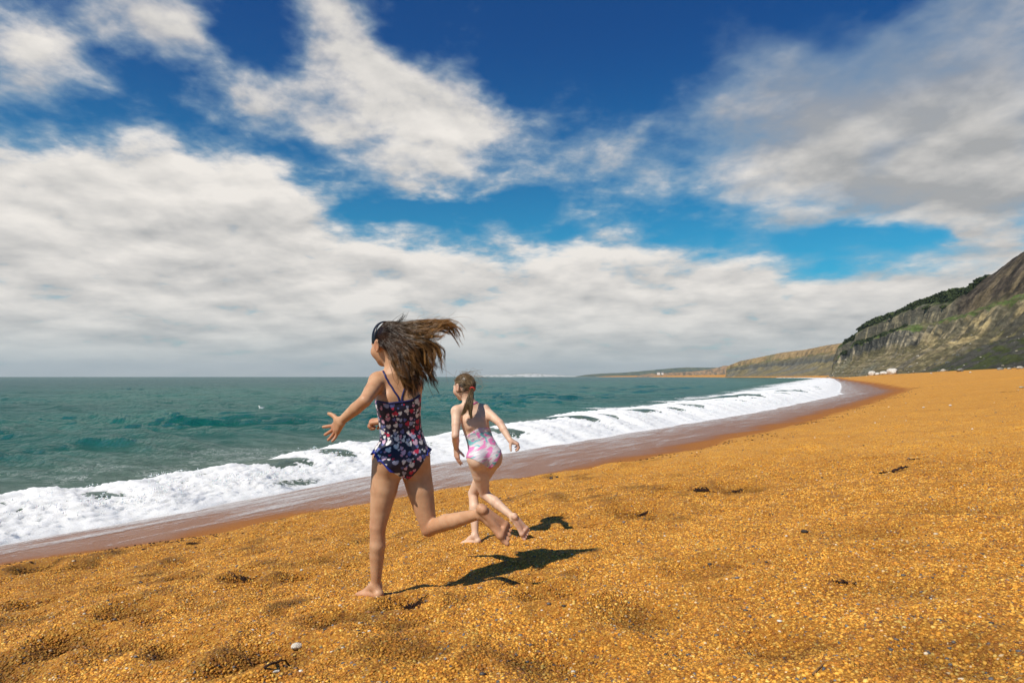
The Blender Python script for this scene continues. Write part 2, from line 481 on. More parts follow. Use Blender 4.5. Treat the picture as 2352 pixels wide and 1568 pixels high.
def build_grains():
    gx, gy, gf = polar(-50, 50, 150, 1.5, 9.5, 110)
    gz = ground_h(gx, gy)
    gq = land(gx, gy)
    e = gq - wet_q(gy) - 0.28 * perlin(gx * 0.9, gy * 0.9, 5)
    dist = np.hypot(gx, gy)
    dens = sstep(0.0, 0.25, e) * (1 - sstep(5.5, 9.0, dist)) * np.clip(1.25 - dist / 14, 0.5, 1)
    keep = (dens[gf].max(1) > 0)
    o = mesh_np('loose_shingle', np.stack([gx, gy, gz], 1), gf[keep], None, attrs={'dens': dens, 'dug_and_shade': dug_and_shade_at(gx, gy)})
    tag(o, kind='stuff')
    gm = grain_material()
    src = bpy.data.collections.new('grain_kinds')
    for i, sq in enumerate([(1, .8, .62), (1.15, .75, .52), (.95, .9, .72)]):
        g = grain_mesh('grain', i + 3, sq); g.data.materials.append(gm); src.objects.link(g)
    ng = bpy.data.node_groups.new('scatter_grains', 'GeometryNodeTree')
    ng.interface.new_socket('Geometry', in_out='INPUT', socket_type='NodeSocketGeometry')
    ng.interface.new_socket('Geometry', in_out='OUTPUT', socket_type='NodeSocketGeometry')
    N = ng.nodes.new; K = ng.links.new
    gi, go = N('NodeGroupInput'), N('NodeGroupOutput')
    da = N('GeometryNodeInputNamedAttribute'); da.data_type = 'FLOAT'; da.inputs['Name'].default_value = 'dens'
    mu = N('ShaderNodeMath'); mu.operation = 'MULTIPLY'; mu.inputs[1].default_value = GRAIN_DENSITY
    K(da.outputs[0], mu.inputs[0])
    dp = N('GeometryNodeDistributePointsOnFaces'); dp.distribute_method = 'RANDOM'
    K(gi.outputs[0], dp.inputs['Mesh']); K(mu.outputs[0], dp.inputs['Density'])
    ci = N('GeometryNodeCollectionInfo'); ci.inputs[0].default_value = src; ci.inputs['Separate Children'].default_value = True
    ci.inputs['Reset Children'].default_value = True
    ip = N('GeometryNodeInstanceOnPoints'); ip.inputs['Pick Instance'].default_value = True
    K(dp.outputs['Points'], ip.inputs['Points']); K(ci.outputs[0], ip.inputs['Instance'])
    rv = N('FunctionNodeRandomValue'); rv.data_type = 'FLOAT_VECTOR'
    rv.inputs[0].default_value = (-0.5, -0.5, 0); rv.inputs[1].default_value = (0.5, 0.5, 6.28)
    K(rv.outputs[0], ip.inputs['Rotation'])
    rs = N('FunctionNodeRandomValue'); rs.data_type = 'FLOAT'
    rs.inputs[2].default_value = 0.0; rs.inputs[3].default_value = 1.0
    pw = N('ShaderNodeMath'); pw.operation = 'POWER'; pw.inputs[1].default_value = 2.5; K(rs.outputs[1], pw.inputs[0])
    mr = N('ShaderNodeMapRange'); mr.inputs[3].default_value = 0.0032; mr.inputs[4].default_value = 0.0088
    K(pw.outputs[0], mr.inputs[0]); K(mr.outputs[0], ip.inputs['Scale'])
    K(ip.outputs[0], go.inputs[0])
    mod = o.modifiers.new('scatter', 'NODES'); mod.node_group = ng
    return o
GRAIN_DENSITY = 13500.0
build_grains()

# ------------------------------------------------------------------ sea
def sea_waves(x, y, dr):
    """height of the wind chop at (x, y); dr = local mesh spacing, waves finer than it are left out"""
    rg = np.random.default_rng(5)
    z = np.zeros_like(x)
    wx_ = x + 0.8 * perlin(x * 0.12, y * 0.12, 40) * 3; wy_ = y + 0.8 * perlin(x * 0.12, y * 0.12, 41) * 3
    main = R(-152)                       # heading of the swell, on to the beach
    for i in range(46):
        lam = 0.42 * (1.13 ** i) if i < 27 else rg.uniform(1.0, 5.5)
        th = main + rg.normal(0, 0.42 if lam < 5 else 0.25)
        k = 2 * math.pi / lam
        a = 0.023 * lam ** 0.85 * rg.uniform(0.5, 1.2)
        if lam > 1.6: a *= 0.40
        if lam > 4.5: a *= 0.45
        fade = sstep(1.2, 2.6, lam / dr)
        ph = k * (wx_ * math.sin(th) + wy_ * math.cos(th)) + rg.uniform(0, 6.28)
        s = np.sin(ph)
        z += a * fade * (np.exp(1.1 * (s - 1)) * 1.5 - 0.55)
    gust = 0.65 + 0.7 * (0.5 + fbm(x * 0.035, y * 0.035, 3, seed=60))
    return z * gust * 1.0
def wave_back(y): return np.interp(y, [0, 9, 16, 22, 30, 47, 130, 300], [0.95, 1.35, 3.0, 4.2, 5.4, 7.2, 10.0, 11.0])
def wave_h(y):
    return (0.235 + 0.075 * perlin(y * 0.55, y * 0 + 2.2, 31) + 0.06 * perlin(y * 1.7, y * 0 + 5.2, 32)) * np.interp(y, [0, 9, 14, 20, 40, 300], [1.0, 1.05, 1.4, 1.9, 2.1, 2.2])
def front_q(y):
    return 0.05 + 0.22 * perlin(y * 0.6, y * 0 + 1.1, 33) + 0.10 * perlin(y * 2.0, y * 0 + 7.1, 34) + np.interp(y, [0, 11, 17, 30, 60, 200], [0, 0.0, 0.55, 0.95, 1.1, 1.0])
def swell_at(q, y):
    """broad body of the breaking wave under its foam"""
    h, b = wave_h(y), wave_back(y)
    qc = front_q(y) - np.interp(y, [0, 10, 25, 80], [1.05, 1.10, 2.0, 2.6])
    bk = np.exp(-np.clip(qc - q, 0, None) ** 2 / (0.55 * b) ** 2)
    fr = 1 - sstep(0, 1, (q - qc) / np.maximum(front_q(y) - qc, 0.05))
    return h * np.where(q < qc, bk, fr), qc
sx, sy, sf = polar(-66, 50, 460, 3.0, 13000, 860)
sq_ = land(sx, sy)
sr = np.hypot(sx, sy)
dr = np.maximum(sr * (math.log(13000 / 3.0) / 860), 0.02)
calm = sstep(0.0, 7.0, -sq_)
sz = sea_waves(sx, sy, dr) * (0.18 + 0.82 * calm) * np.interp(sr, [0, 300, 3000], [1, 1.1, 1.3])
sz += -0.05 * sstep(-0.6, 0.4, sq_)
# low swell lines steepening towards the shore
for (c_, a_, w_) in [(-5.6, .07, .6), (-9.0, .11, .9), (-13.5, .07, 1.2), (-18.5, .06, 1.4)]:
    wob = sq_ - c_ - 1.2 * perlin(sy * 0.11, sx * 0 + c_, 51) + 0.25 * perlin(sx * 0.7, sy * 0.7, 52)
    on = 0.5 + 0.5 * np.clip(2.2 * perlin(sy * 0.10 + c_ * 3.3, sx * 0.0 + c_, 53), -1, 1)
    sz += a_ * on * np.where(wob > 0, np.exp(-(wob / (0.55 * w_)) ** 2), np.exp(-(wob / (1.3 * w_)) ** 2))
_wb = wave_back(sy) * 1.25 + np.interp(sy, [0, 10, 25, 80], [1.05, 1.10, 2.0, 2.6])
sz *= 1 - 0.88 * (1 - sstep(_wb * 0.95, _wb * 1.35 + 0.6, front_q(sy) - sq_)) * (sq_ > -40)
sz += swell_at(sq_, sy)[0] * np.where(sq_ < 0.5, 1, 0) * 0.93
seen = (sq_[sf].min(1) < 0.6)
sz = np.where(sq_ > front_q(sy) - 0.12, ground_base(sq_) - 0.10, sz)
sea_v = np.stack([sx, sy, sz], 1)
def sea_material():
    m, p, out = material('sea_water')
    pos = ecoord('Object')
    q = eattr('q')
    murk = esmooth(q, -9.0, -1.0)
    far = esmooth(q, -15.0, -160.0)
    patch = enoise(pos, 0.045, 4, 0.6)
    near_c = emix(esmooth(patch, 0.35, 0.65), SEA_MID, SEA_MID2)
    c = emix(far, near_c, SEA_FAR)
    c = emix(murk * 0.92, c, SEA_MURK)
    s1 = enoise(evec(*[k_ * f_ for k_, f_ in zip(esep(pos), (1.0, 1.0, 0.3))]), 1.5, 8, 0.68, 0.5)
    s2 = enoise(pos, 0.22, 6, 0.66, 0.4)
    s3 = enoise(pos, 0.62, 6, 0.66, 0.5)
    n = ebump(s1, 0.9, 0.12)
    n = ebump(s3, 0.9, 0.20, n)
    n = ebump(s2, 0.8, 0.35, n)
    # thin foam left behind the breaker and small white caps
    lace = enoise(pos, 3.2, 6, 0.65, 1.2)
    zone = esmooth(q, -9.0, -1.6) * 0.62 + esmooth(q, -14, -6) * 0.06
    vein = 1 - eabs(lace - 0.5) * 7.0
    fm = esat((vein - 1.12 + zone * 0.75) * 2.2) * esmooth(enoise(pos, 0.45, 3, 0.6), 0.44, 0.64)
    c = emix(fm, c, (0.78, 0.80, 0.78))
    put(p, Base_Color=c, Roughness=0.9, Normal=n, Specular_IOR_Level=0.0)
    gl = E.nt.nodes.new('ShaderNodeBsdfGlossy'); gl.inputs['Roughness'].default_value = 0.09; gl.inputs['Color'].default_value = (0.84, 0.97, 0.95, 1); E.nt.links.new(n, gl.inputs['Normal'])
    fr = E.nt.nodes.new('ShaderNodeFresnel'); fr.inputs['IOR'].default_value = 1.333; E.nt.links.new(n, fr.inputs['Normal'])
    fac = emin(E(fr.outputs[0]) * 0.9, SEA_SHEEN) * (1 - fm)
    mx = E.nt.nodes.new('ShaderNodeMixShader')
    E.nt.links.new(fac.s, mx.inputs[0]); E.nt.links.new(p.outputs[0], mx.inputs[1]); E.nt.links.new(gl.outputs[0], mx.inputs[2])
    E.nt.links.new(mx.outputs[0], out.inputs[0])
    return m
SEA_SHEEN = 0.38
SEA_MID, SEA_MID2, SEA_FAR, SEA_MURK = (0.003, 0.070, 0.055), (0.010, 0.108, 0.080), (0.002, 0.054, 0.057), (0.105, 0.135, 0.098)
sea = mesh_np('sea', sea_v, sf[seen], None, attrs={'q': sq_})
sea.data.materials.append(sea_material())
tag(sea, kind='structure')

# ------------------------------------------------------------------ breaking wave: a bank of foam along the shore
def shore_frame(y):
    sl = np.interp(y, _ty, _slope); n = np.sqrt(1 + sl * sl)
    return shore(y), 1 / n, -sl / n          # x of edge, landward normal (nx, ny)
def foam_material():
    m, p, out = material('foam')
    pos = ecoord('Object')
    e, hol = eattr('edge'), eattr('hollow')
    f1 = enoise(pos, 9.0, 8, 0.68, 0.8)
    f2 = enoise(pos, 34.0, 5, 0.65, 0.3)
    cells = evoronoi(pos, 60.0)
    a = esmooth(e + (f1 - 0.5) * 1.3 + (f2 - 0.5) * 0.9, 0.22, 0.46)
    water = esmooth(hol + (f1 - 0.5) * 0.9, 0.50, 0.66)
    c = emix(water, (0.90, 0.895, 0.87), (0.085, 0.12, 0.075))
    c = emix(esmooth(f1, 0.62, 0.40) * 0.22, c, (0.62, 0.62, 0.57))
    nn = ebump(f1, 0.25, 0.03); nn = ebump(f2, 0.4, 0.015, nn); nn = ebump(E(cells.outputs['Distance']), 0.3, 0.008, nn)
    put(p, Base_Color=c, Roughness=0.55 - water * 0.45, Normal=nn, Subsurface_Weight=0.85, Subsurface_Radius=(1.0, 1.0, 1.0), Subsurface_Scale=0.12, Alpha=a)
    return m
def build_breaker():
    fy = np.concatenate([np.linspace(-3, 1.95, 90), np.geomspace(2.0, 900, 1150)])
    nt = 120
    t = np.linspace(0, 1, nt)                         # 0 front edge .. 1 trailing edge
    Y, T = np.meshgrid(fy, t, indexing='ij')
    fq, b = front_q(Y), wave_back(Y)
    dummy, qc = swell_at(fq, Y)
    h = wave_h(Y)
    wfr = fq - qc
    # arc: front face takes the first 45 %
    tf = np.clip(T / 0.45, 0, 1); tb = np.clip((T - 0.45) / 0.55, 0, 1)
    ang = tf * math.pi / 2
    Q = np.where(T < 0.45, fq - wfr * tf, qc - tb * (b * 1.25))
    Z = np.where(T < 0.45, h * np.sin(ang) ** 1.25, h * np.exp(-(tb * 1.25 / 0.55) ** 2) + 0.035 - 0.03 * tb)
    gb = ground_base(Q)
    Z = np.maximum(Z, gb + 0.012)
    sxx, nx, ny = shore_frame(Y)
    arc = np.where(T < 0.45, tf * (wfr + h) * 0.8, (wfr + h) * 0.8 + tb * b)
    sc = np.interp(Y, [0, 12, 60, 900], [1.0, 1.0, 0.55, 0.3])
    t1 = ridged(Y * 1.25 * sc, arc * 1.5 + Y * 0.3, 5, 0.55, 70)
    t2 = fbm(Y * 5.2 * sc, arc * 5.2, 5, 0.6, seed=81)
    t3 = ridged(Y * 12.0 * sc, arc * 10.0, 3, 0.6, 91)
    body = np.sin(np.clip(T / 0.62, 0, 1) * math.pi) ** 0.6
    d = (0.020 * (t1 - 0.35) + 0.026 * t2 + 0.034 * (t3 - 0.3) + 0.03 * fbm(Y * 22 * sc, arc * 20, 2, seed=97)) * (0.25 + body)
    nZ = np.where(T < 0.45, np.sin(ang) * 0.75 + 0.25, 1.0)
    nQ = np.where(T < 0.45, np.cos(ang), -0.1)
    Qd = Q + d * nQ * 0.9
    Zd = np.maximum(Z + d * nZ * 0.9, np.maximum(gb + 0.008, np.where(T > 0.45, -1, -1)))
    X = sxx + Qd * nx; Yw = Y + Qd * ny
    # the sea swells a little under the trailing foam
    Zd = gb - 0.012 + (Zd - gb + 0.012) * sstep(-0.012, 0.05, T)
    edge = np.minimum(sstep(0, 0.02, T) * 0.5 + 0.5, 1) * np.where(T > 0.5, 1 - sstep(0.66, 1.0, T + 0.16 * fbm(X * 0.75 * sc, Yw * 0.75 * sc, 3, seed=99)) * 0.95, 1)
    hollow = np.clip(perlin(Y * 0.36 + 3.3, Y * 0 + 0.5, 104) * 2.2 - 0.95, 0, 1) * sstep(0.02, 0.07, T) * (1 - sstep(0.12, 0.24, T)) * np.interp(Y, [0, 12, 25, 26], [1, 1, 0.6, 0])
    o = mesh_np('breaking_wave', np.stack([X, Yw, Zd], -1).reshape(-1, 3), grid_faces(len(fy), nt), None, attrs={'edge': edge.ravel(), 'hollow': hollow.ravel()})
    o.data.materials.append(foam_material())
    tag(o, kind='stuff')
    return o
build_breaker()

# ------------------------------------------------------------------ spray thrown up along the crest
ICO_V = None
def ico():
    bm = bmesh.new(); bmesh.ops.create_icosphere(bm, subdivisions=1, radius=1.0)
    V = np.array([v_.co[:] for v_ in bm.verts]); F = np.array([[v_.index for v_ in f.verts] for f in bm.faces]); bm.free()
    return V, F
ICO_V, ICO_F = ico()
def blobs_mesh(name, C, S, mat, kind=None, parent=None, attrs=None):
    """many small pebbles / drops at C with radii S (n,3)"""
    n = len(C)
    V = (ICO_V[None] * S[:, None, :] + C[:, None, :]).reshape(-1, 3)
    F = (ICO_F[None] + (np.arange(n) * len(ICO_V))[:, None, None]).reshape(-1, 3)
    o = mesh_np(name, V, F, mat, parent, attrs=attrs)
    if kind: tag(o, kind=kind)
    return o
def build_spray():
    rg = np.random.default_rng(77)
    C, S = [], []
    spots = np.concatenate([rg.uniform(3.5, 11.5, 380), rg.normal(7.6, 0.35, 90), rg.normal(5.4, 0.6, 80), rg.normal(9.2, 0.3, 70), rg.uniform(11, 40, 220)])
    for y0 in spots:
        act = 0.35 + 0.65 * max(0.0, math.sin(y0 * 2.3 + 1.0))
        y_ = np.array([y0]); h = wave_h(y_)[0]
        fq = front_q(y_)[0]; qc = swell_at(np.array([fq]), y_)[1][0]
        q0 = rg.uniform(qc - 0.35, fq - 0.15)
        zz = h * rg.uniform(0.75, 1.08)
        vq, vy, vz = rg.normal(-0.05, 0.45), rg.normal(0, 0.35), rg.uniform(0.3, 1.0) ** 1.5 * 1.75 * act
        n = rg.integers(5, 18)
        for i in range(n):
            tt = rg.uniform(0.02, 0.30)
            q1, y1, z1 = q0 + vq * tt + rg.normal(0, .012), y0 + vy * tt + rg.normal(0, .012), zz + vz * tt - 4.9 * tt * tt
            x_, nx, ny = shore_frame(np.array([y1]))
            C.append((x_[0] + q1 * nx[0], y1 + q1 * ny[0], z1))
            r = rg.uniform(0.0022, 0.0065) * (1.3 - 2.2 * tt) * (1 + y0 / 40)
            S.append((r, r, r * rg.uniform(0.9, 1.7)))
    m, p, out = material('spray')
    put(p, Base_Color=(0.85, 0.86, 0.85), Roughness=0.25, Subsurface_Weight=0.2)
    blobs_mesh('spray', np.array(C), np.array(S), m, 'stuff')
build_spray()

# ------------------------------------------------------------------ swash: thin foamy film running up the wet shingle
def build_swash():
    fy = np.concatenate([np.linspace(-3, 1.95, 70), np.geomspace(2.0, 700, 700)])
    nt = 60
    t = np.linspace(0, 1, nt)
    Y, T = np.meshgrid(fy, t, indexing='ij')
    W = wet_q(Y) - 0.12 + 0.25 * perlin(Y * 0.8, Y * 0, 120)
    Q = front_q(Y) - 0.2 + T * (W - front_q(Y) + 0.2)
    sxx, nx, ny = shore_frame(Y)
    X, Yw = sxx + Q * nx, Y + Q * ny
    Z = ground_h(X, Yw) + 0.006
    o = mesh_np('swash', np.stack([X, Yw, Z], -1).reshape(-1, 3), grid_faces(len(fy), nt), None,
                attrs={'run': T.ravel(), 'along': (np.sqrt(1 + np.interp(Y, _ty, _slope) ** 2) * Y).ravel(), 'across': Q.ravel()})
    m, p, out = material('swash_film')
    tt, al, ac = eattr('run'), eattr('along'), eattr('across')
    vv = evec(al * 0.55, ac * 3.2, 0.0)
    st = enoise(vv, 1.5, 7, 0.66, 0.9)
    br = enoise(evec(al * 0.30, ac * 0.9, 4.0), 1.0, 4, 0.6, 0.4)
    fine = enoise(evec(al, ac * 1.6, 0), 16.0, 4, 0.7, 0.5)
    near = esmooth(tt, 0.62, 0.0)
    mask = esat((st - 0.505 + (fine - 0.5) * 0.75 + near * 0.22 + (br - 0.5) * 0.50 - esmooth(tt, 0.6, 1.0) * 0.25) * 3.0) * 0.68
    tr = E.nt.nodes.new('ShaderNodeBsdfTransparent')
    mx = E.nt.nodes.new('ShaderNodeMixShader')
    put(p, Base_Color=(0.72, 0.70, 0.67), Roughness=0.6)
    E.nt.links.new(mask.s, mx.inputs[0]); E.nt.links.new(tr.outputs[0], mx.inputs[1]); E.nt.links.new(p.outputs[0], mx.inputs[2])
    E.nt.links.new(mx.outputs[0], out.inputs[0])
    o.data.materials.append(m)
    tag(o, kind='structure')
build_swash()

# ------------------------------------------------------------------ cliffs, built as terrain along the bay
def color_terrain_material(name, bump=0.5, bscale=0.5, dist=0.6):
    m, p, out = material(name)
    c = eattr('albedo', True)
    pos = ecoord('Object')
    n = enoise(pos, bscale, 7, 0.66)
    n2 = enoise(pos, bscale * 4.5, 4, 0.6)
    c = emulc(c, esmooth(n, 0.3, 0.7, 0.72, 1.25) * esmooth(n2, 0.3, 0.7, 0.85, 1.13))
    put(p, Base_Color=c, Roughness=0.95, Normal=ebump(n2, bump, dist * 0.4, ebump(n, bump, dist)), Specular_IOR_Level=0.15)
    return m
def lerpc(a, b, t): return a * (1 - t[..., None]) + b * t[..., None]
# skyline of the cliffs by bearing, and toe lines along the beach: (x, y, run of the slope)
SKY_NEAR = [(1900, 866), (1906, 856), (1918, 820), (1930, 793), (1943, 785), (1955, 779), (1985, 763), (1991, 747), (2010, 737), (2065, 717), (2130, 690), (2190, 670), (2235, 663),
            (2248, 655), (2262, 645), (2300, 621), (2352, 584), (2420, 540), (2600, 470), (3200, 360)]
TOE_NEAR = [(120, -60, 80), (132, 60, 85), (143, 130, 88), (161, 215, 90), (188, 310, 90), (221, 400, 90), (250, 490, 88), (276, 570, 80), (303, 645, 62), (320, 690, 42), (327, 706, 26), (329, 712, 14), (330.5, 714, 5), (331, 715, 1)]
SKY_FAR = [(1655, 864), (1661, 852), (1672, 840), (1700, 829), (1760, 817), (1800, 809), (1850, 803), (1900, 793), (1940, 787), (2100, 770)]
TOE_FAR = [(352, 640, 60), (362, 760, 75), (368, 850, 80), (374, 950, 80), (380, 1060, 76), (384, 1150, 56), (386, 1200, 34), (387.5, 1230, 16), (388.5, 1243, 6), (389, 1248, 1)]
def build_cliff(name, toe, skyl, ncol, nrow, prof, paint, rough, seed, inland=None):
    tp = np.array(toe, float); sk = np.array(skyl, float)
    L_ = np.concatenate([[0], np.cumsum(np.hypot(*np.diff(tp[:, :2], axis=0).T))])
    fine = np.linspace(0, L_[-1], 4000)
    # denser columns round the corner
    wgt = 1 + 4.0 * (fine > L_[-1] - 40)
    cs = np.cumsum(wgt); S = np.interp(np.linspace(cs[0], cs[-1], ncol), cs, fine)
    k = np.exp(-0.5 * (np.arange(-60, 61) / 25.0) ** 2); k /= k.sum()
    sm = lambda a: np.interp(S, fine, np.convolve(np.pad(np.interp(fine, L_, a), 60, mode='edge'), k, 'valid'))
    x0, y0, run = sm(tp[:, 0]), sm(tp[:, 1]), np.maximum(sm(tp[:, 2]), 0.5)
    tx_, ty_ = np.gradient(x0, S), np.gradient(y0, S)
    nn = np.hypot(tx_, ty_); nx, ny = ty_ / nn, -tx_ / nn
    T1 = np.linspace(0, 1, nrow)
    Sg, T = np.meshgrid(S, T1, indexing='ij')
    run_ = run[:, None]
    cx, cyy = x0 + nx * run, y0 + ny * run
    bear = 1176 + 1568 * cx / np.maximum(cyy, 30)
    ysk = np.interp(bear, sk[:, 0], sk[:, 1])
    zt = CAM_Z + np.array([ray(b_, y_)[1] for b_, y_ in zip(bear, ysk)]) * np.maximum(cyy, 30)
    zt = np.where(cyy < 60, np.interp(60, cyy[::-1] if cyy[0] > cyy[-1] else cyy, zt[::-1] if cyy[0] > cyy[-1] else zt), zt)
    zc = ground_h(x0, y0) - 0.8
    H = np.maximum(zt - zc, 0.8)[:, None]
    warp = fbm(Sg / 60.0, T * run_ / 45.0, 4, seed=seed)
    Tw = np.clip(T + 0.05 * warp * np.sin(T * math.pi), 0, 1)
    fz, fd = prof(Tw, y0[:, None] + 0 * T)
    gul = ridged(Sg / 17.0 + 0.8 * warp, T * 1.1 + 3, 4, 0.55, seed + 3)
    gul2 = fbm(Sg / 5.0, T * run_ / 6.0, 5, 0.6, seed=seed + 5)
    body = np.sin(np.clip(T / 0.985, 0, 1) * math.pi) ** 0.55
    amp = np.minimum(H, 45) * rough
    Nn = run_ * fd + body * amp * (-0.085 * (gul - 0.3) + 0.06 * warp)
    Z = zc[:, None] + H * fz + body * amp * (0.055 * (gul - 0.35) + 0.055 * gul2 + 0.05 * warp)
    X = x0[:, None] + nx[:, None] * Nn; D = y0[:, None] + ny[:, None] * Nn
    X[:, -1] = cx + nx * 200; D[:, -1] = cyy + ny * 200; Z[:, -1] = zt - 4
    alb = paint(Tw, Sg, y0[:, None] + 0 * T, fz, H, gul, gul2, warp, T * run_)
    o = mesh_np(name, np.stack([X, D, Z], -1).reshape(-1, 3), grid_faces(ncol, nrow)[:, ::-1], None, attrs={'albedo': np.clip(alb, 0.005, 0.9).reshape(-1, 3)})
    o.data.materials.append(color_terrain_material(name + '_ground', 0.7, 0.35 if seed == 0 else 0.14, 1.2))
    tag(o, kind='structure')
    return o, (X, D, Z, y0[:, None] + 0 * T, T)
OCH, GRY, DGR, OLV, PAL, BRN, GRN = C_(.30, .20, .095), C_(.20, .185, .145), C_(.075, .075, .066), C_(.17, .145, .075), C_(.46, .38, .25), C_(.062, .048, .034), C_(.075, .105, .028)
def prof_near(T, Y):
    wl = sstep(430, 590, Y)              # 1 = far end with its sheer band, 0 = near slips
    ta = [0, .05, .40, .47, .56, .62, .72, .80, .96, 1]
    za = np.interp(T, ta, [0, .03, .30, .44, .56, .585, .64, .83, 1, 1]); da = np.interp(T, ta, [0, .07, .50, .535, .56, .62, .74, .78, 1.0, 1])
    zb = np.interp(T, ta, [0, .03, .24, .31, .44, .47, .53, .68, 1, 1]); db = np.interp(T, ta, [0, .07, .42, .47, .54, .58, .72, .80, 1.0, 1])
    return za * wl + zb * (1 - wl), da * wl + db * (1 - wl)
def paint_near(T, S, Y, fz, H, gul, gul2, warp, N):
    n1 = fbm(S / 40, N / 18, 4, seed=201); n2 = fbm(S / 9, N / 7, 4, 0.6, seed=207); n3 = fbm(S / 90 + 9, N / 60, 3, seed=211)
    run_s = fbm(S / 6.5, N / 45.0, 4, 0.6, seed=230)            # wash lines down the fall of the slope
    near = 1 - sstep(420, 560, Y)
    c = lerpc(np.broadcast_to(OLV * 0.85, S.shape + (3,)), C_(.235, .185, .105), sstep(-.08, .26, .6 * run_s + .5 * n1 + .4 * n2))
    c = lerpc(c, C_(.155, .155, .115), (1 - near) * sstep(-.1, .2, n3 + .3 * n1 + .05) * 0.85)
    c = lerpc(c, DGR * 1.2, sstep(.02, .30, run_s * 0.8 + n1 * .6 - .06) * 0.7)
    band = sstep(.44, .465, T + .02 * n2) * (1 - sstep(.56, .585, T + .02 * n2))
    bc = lerpc(np.broadcast_to(GRY * 0.62, S.shape + (3,)), PAL * 0.8, sstep(0.06, .34, .7 * run_s + .7 * n2)); bc = lerpc(bc, DGR * .7, sstep(.04, .22, -.7 * run_s - .6 * n2))
    c = lerpc(c, bc, band * (1 - 0.55 * near))
    c = lerpc(c, C_(.44, .34, .165), near * sstep(0, .25, n1 + .5 * n2 + .08) * sstep(.30, .38, T) * (1 - sstep(.52, .58, T)) * 0.9)
    shelf = sstep(.555, .60, T + .03 * n2) * (1 - sstep(.68, .74, T + .03 * n2))
    c = lerpc(c, GRN * 1.15, shelf * sstep(-.2, .12, n2 + .5 * n1 + .06))
    up = sstep(.70, .76, T + .04 * n2 + .05 * n1)
    face = lerpc(np.broadcast_to(C_(.105, .095, .068), S.shape + (3,)), C_(.26, .215, .13), sstep(0, .3, .6 * run_s + .7 * n2))
    c = lerpc(c, face, up * (1 - sstep(.80, .86, T)) * sstep(500, 540, Y))
    c = lerpc(c, GRN * 0.6, sstep(.80, .86, T + .03 * n2) * sstep(500, 540, Y))
    c = lerpc(c, BRN * (1.05 + 1.6 * np.clip(n2 + .5 * run_s, -.4, .6))[..., None], up * (1 - sstep(490, 535, Y + 30 * n2)))
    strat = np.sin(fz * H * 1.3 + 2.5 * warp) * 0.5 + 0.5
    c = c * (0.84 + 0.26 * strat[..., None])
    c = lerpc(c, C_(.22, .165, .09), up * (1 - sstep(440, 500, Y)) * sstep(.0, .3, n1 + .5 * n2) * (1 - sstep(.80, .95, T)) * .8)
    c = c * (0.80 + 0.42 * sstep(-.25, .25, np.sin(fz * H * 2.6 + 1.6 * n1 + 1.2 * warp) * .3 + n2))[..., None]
    low = (1 - sstep(300, 372, Y + 40 * n1)) * (1 - sstep(.40, .56, T + .1 * n1))
    c = lerpc(c, lerpc(np.broadcast_to(DGR * 0.75, S.shape + (3,)), GRN * 0.5, sstep(-.05, .15, n2 + n1 * .5)), low * 0.9)
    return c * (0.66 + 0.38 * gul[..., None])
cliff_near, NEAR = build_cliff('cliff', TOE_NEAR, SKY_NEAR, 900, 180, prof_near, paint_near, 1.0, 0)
def prof_far(T, Y):
    t = [0, .06, .34, .50, .58, .74, .86, .96, 1]
    return np.interp(T, t, [0, .04, .26, .42, .62, .70, .90, 1, 1]), np.interp(T, t, [0, .10, .45, .60, .64, .84, .90, 1.0, 1])
def paint_far(T, S, Y, fz, H, gul, gul2, warp, N):
    n1 = fbm(S / 70, N / 30, 4, seed=301); n2 = fbm(S / 16, N / 12, 4, 0.6, seed=307); run_s = fbm(S / 9, N / 60., 4, 0.6, seed=309)
    c = lerpc(np.broadcast_to(C_(.20, .165, .085), S.shape + (3,)), GRY * 0.8, sstep(-.1, .3, n1))
    strat = np.sin(fz * 30 + n1 * 4) * 0.5 + 0.5
    c = lerpc(c, DGR * 1.5, sstep(.38, .46, fz + .03 * n1) * (1 - sstep(.60, .66, fz + .03 * n1)) * (0.35 + 0.65 * strat))
    c = lerpc(c, OCH * 1.1, sstep(.60, .72, fz + .07 * n1) * sstep(-0.35, 0.1, n1 + 0.35 * n2 + 0.15) * 0.9)
    c = lerpc(c, GRN * 0.9, sstep(-.05, .2, n2 + .1) * sstep(.60, .64, T) * (1 - sstep(.74, .78, T)) * .7)
    c = lerpc(c, OCH * 0.9, (1 - sstep(.02, .10, fz)) * 0.6)
    c = lerpc(c, DGR, sstep(0.05, 0.3, run_s) * 0.5)
    return c * (0.72 + 0.36 * gul[..., None])
build_cliff('banded_cliff', TOE_FAR, SKY_FAR, 420, 110, prof_far, paint_far, 0.8, 40)
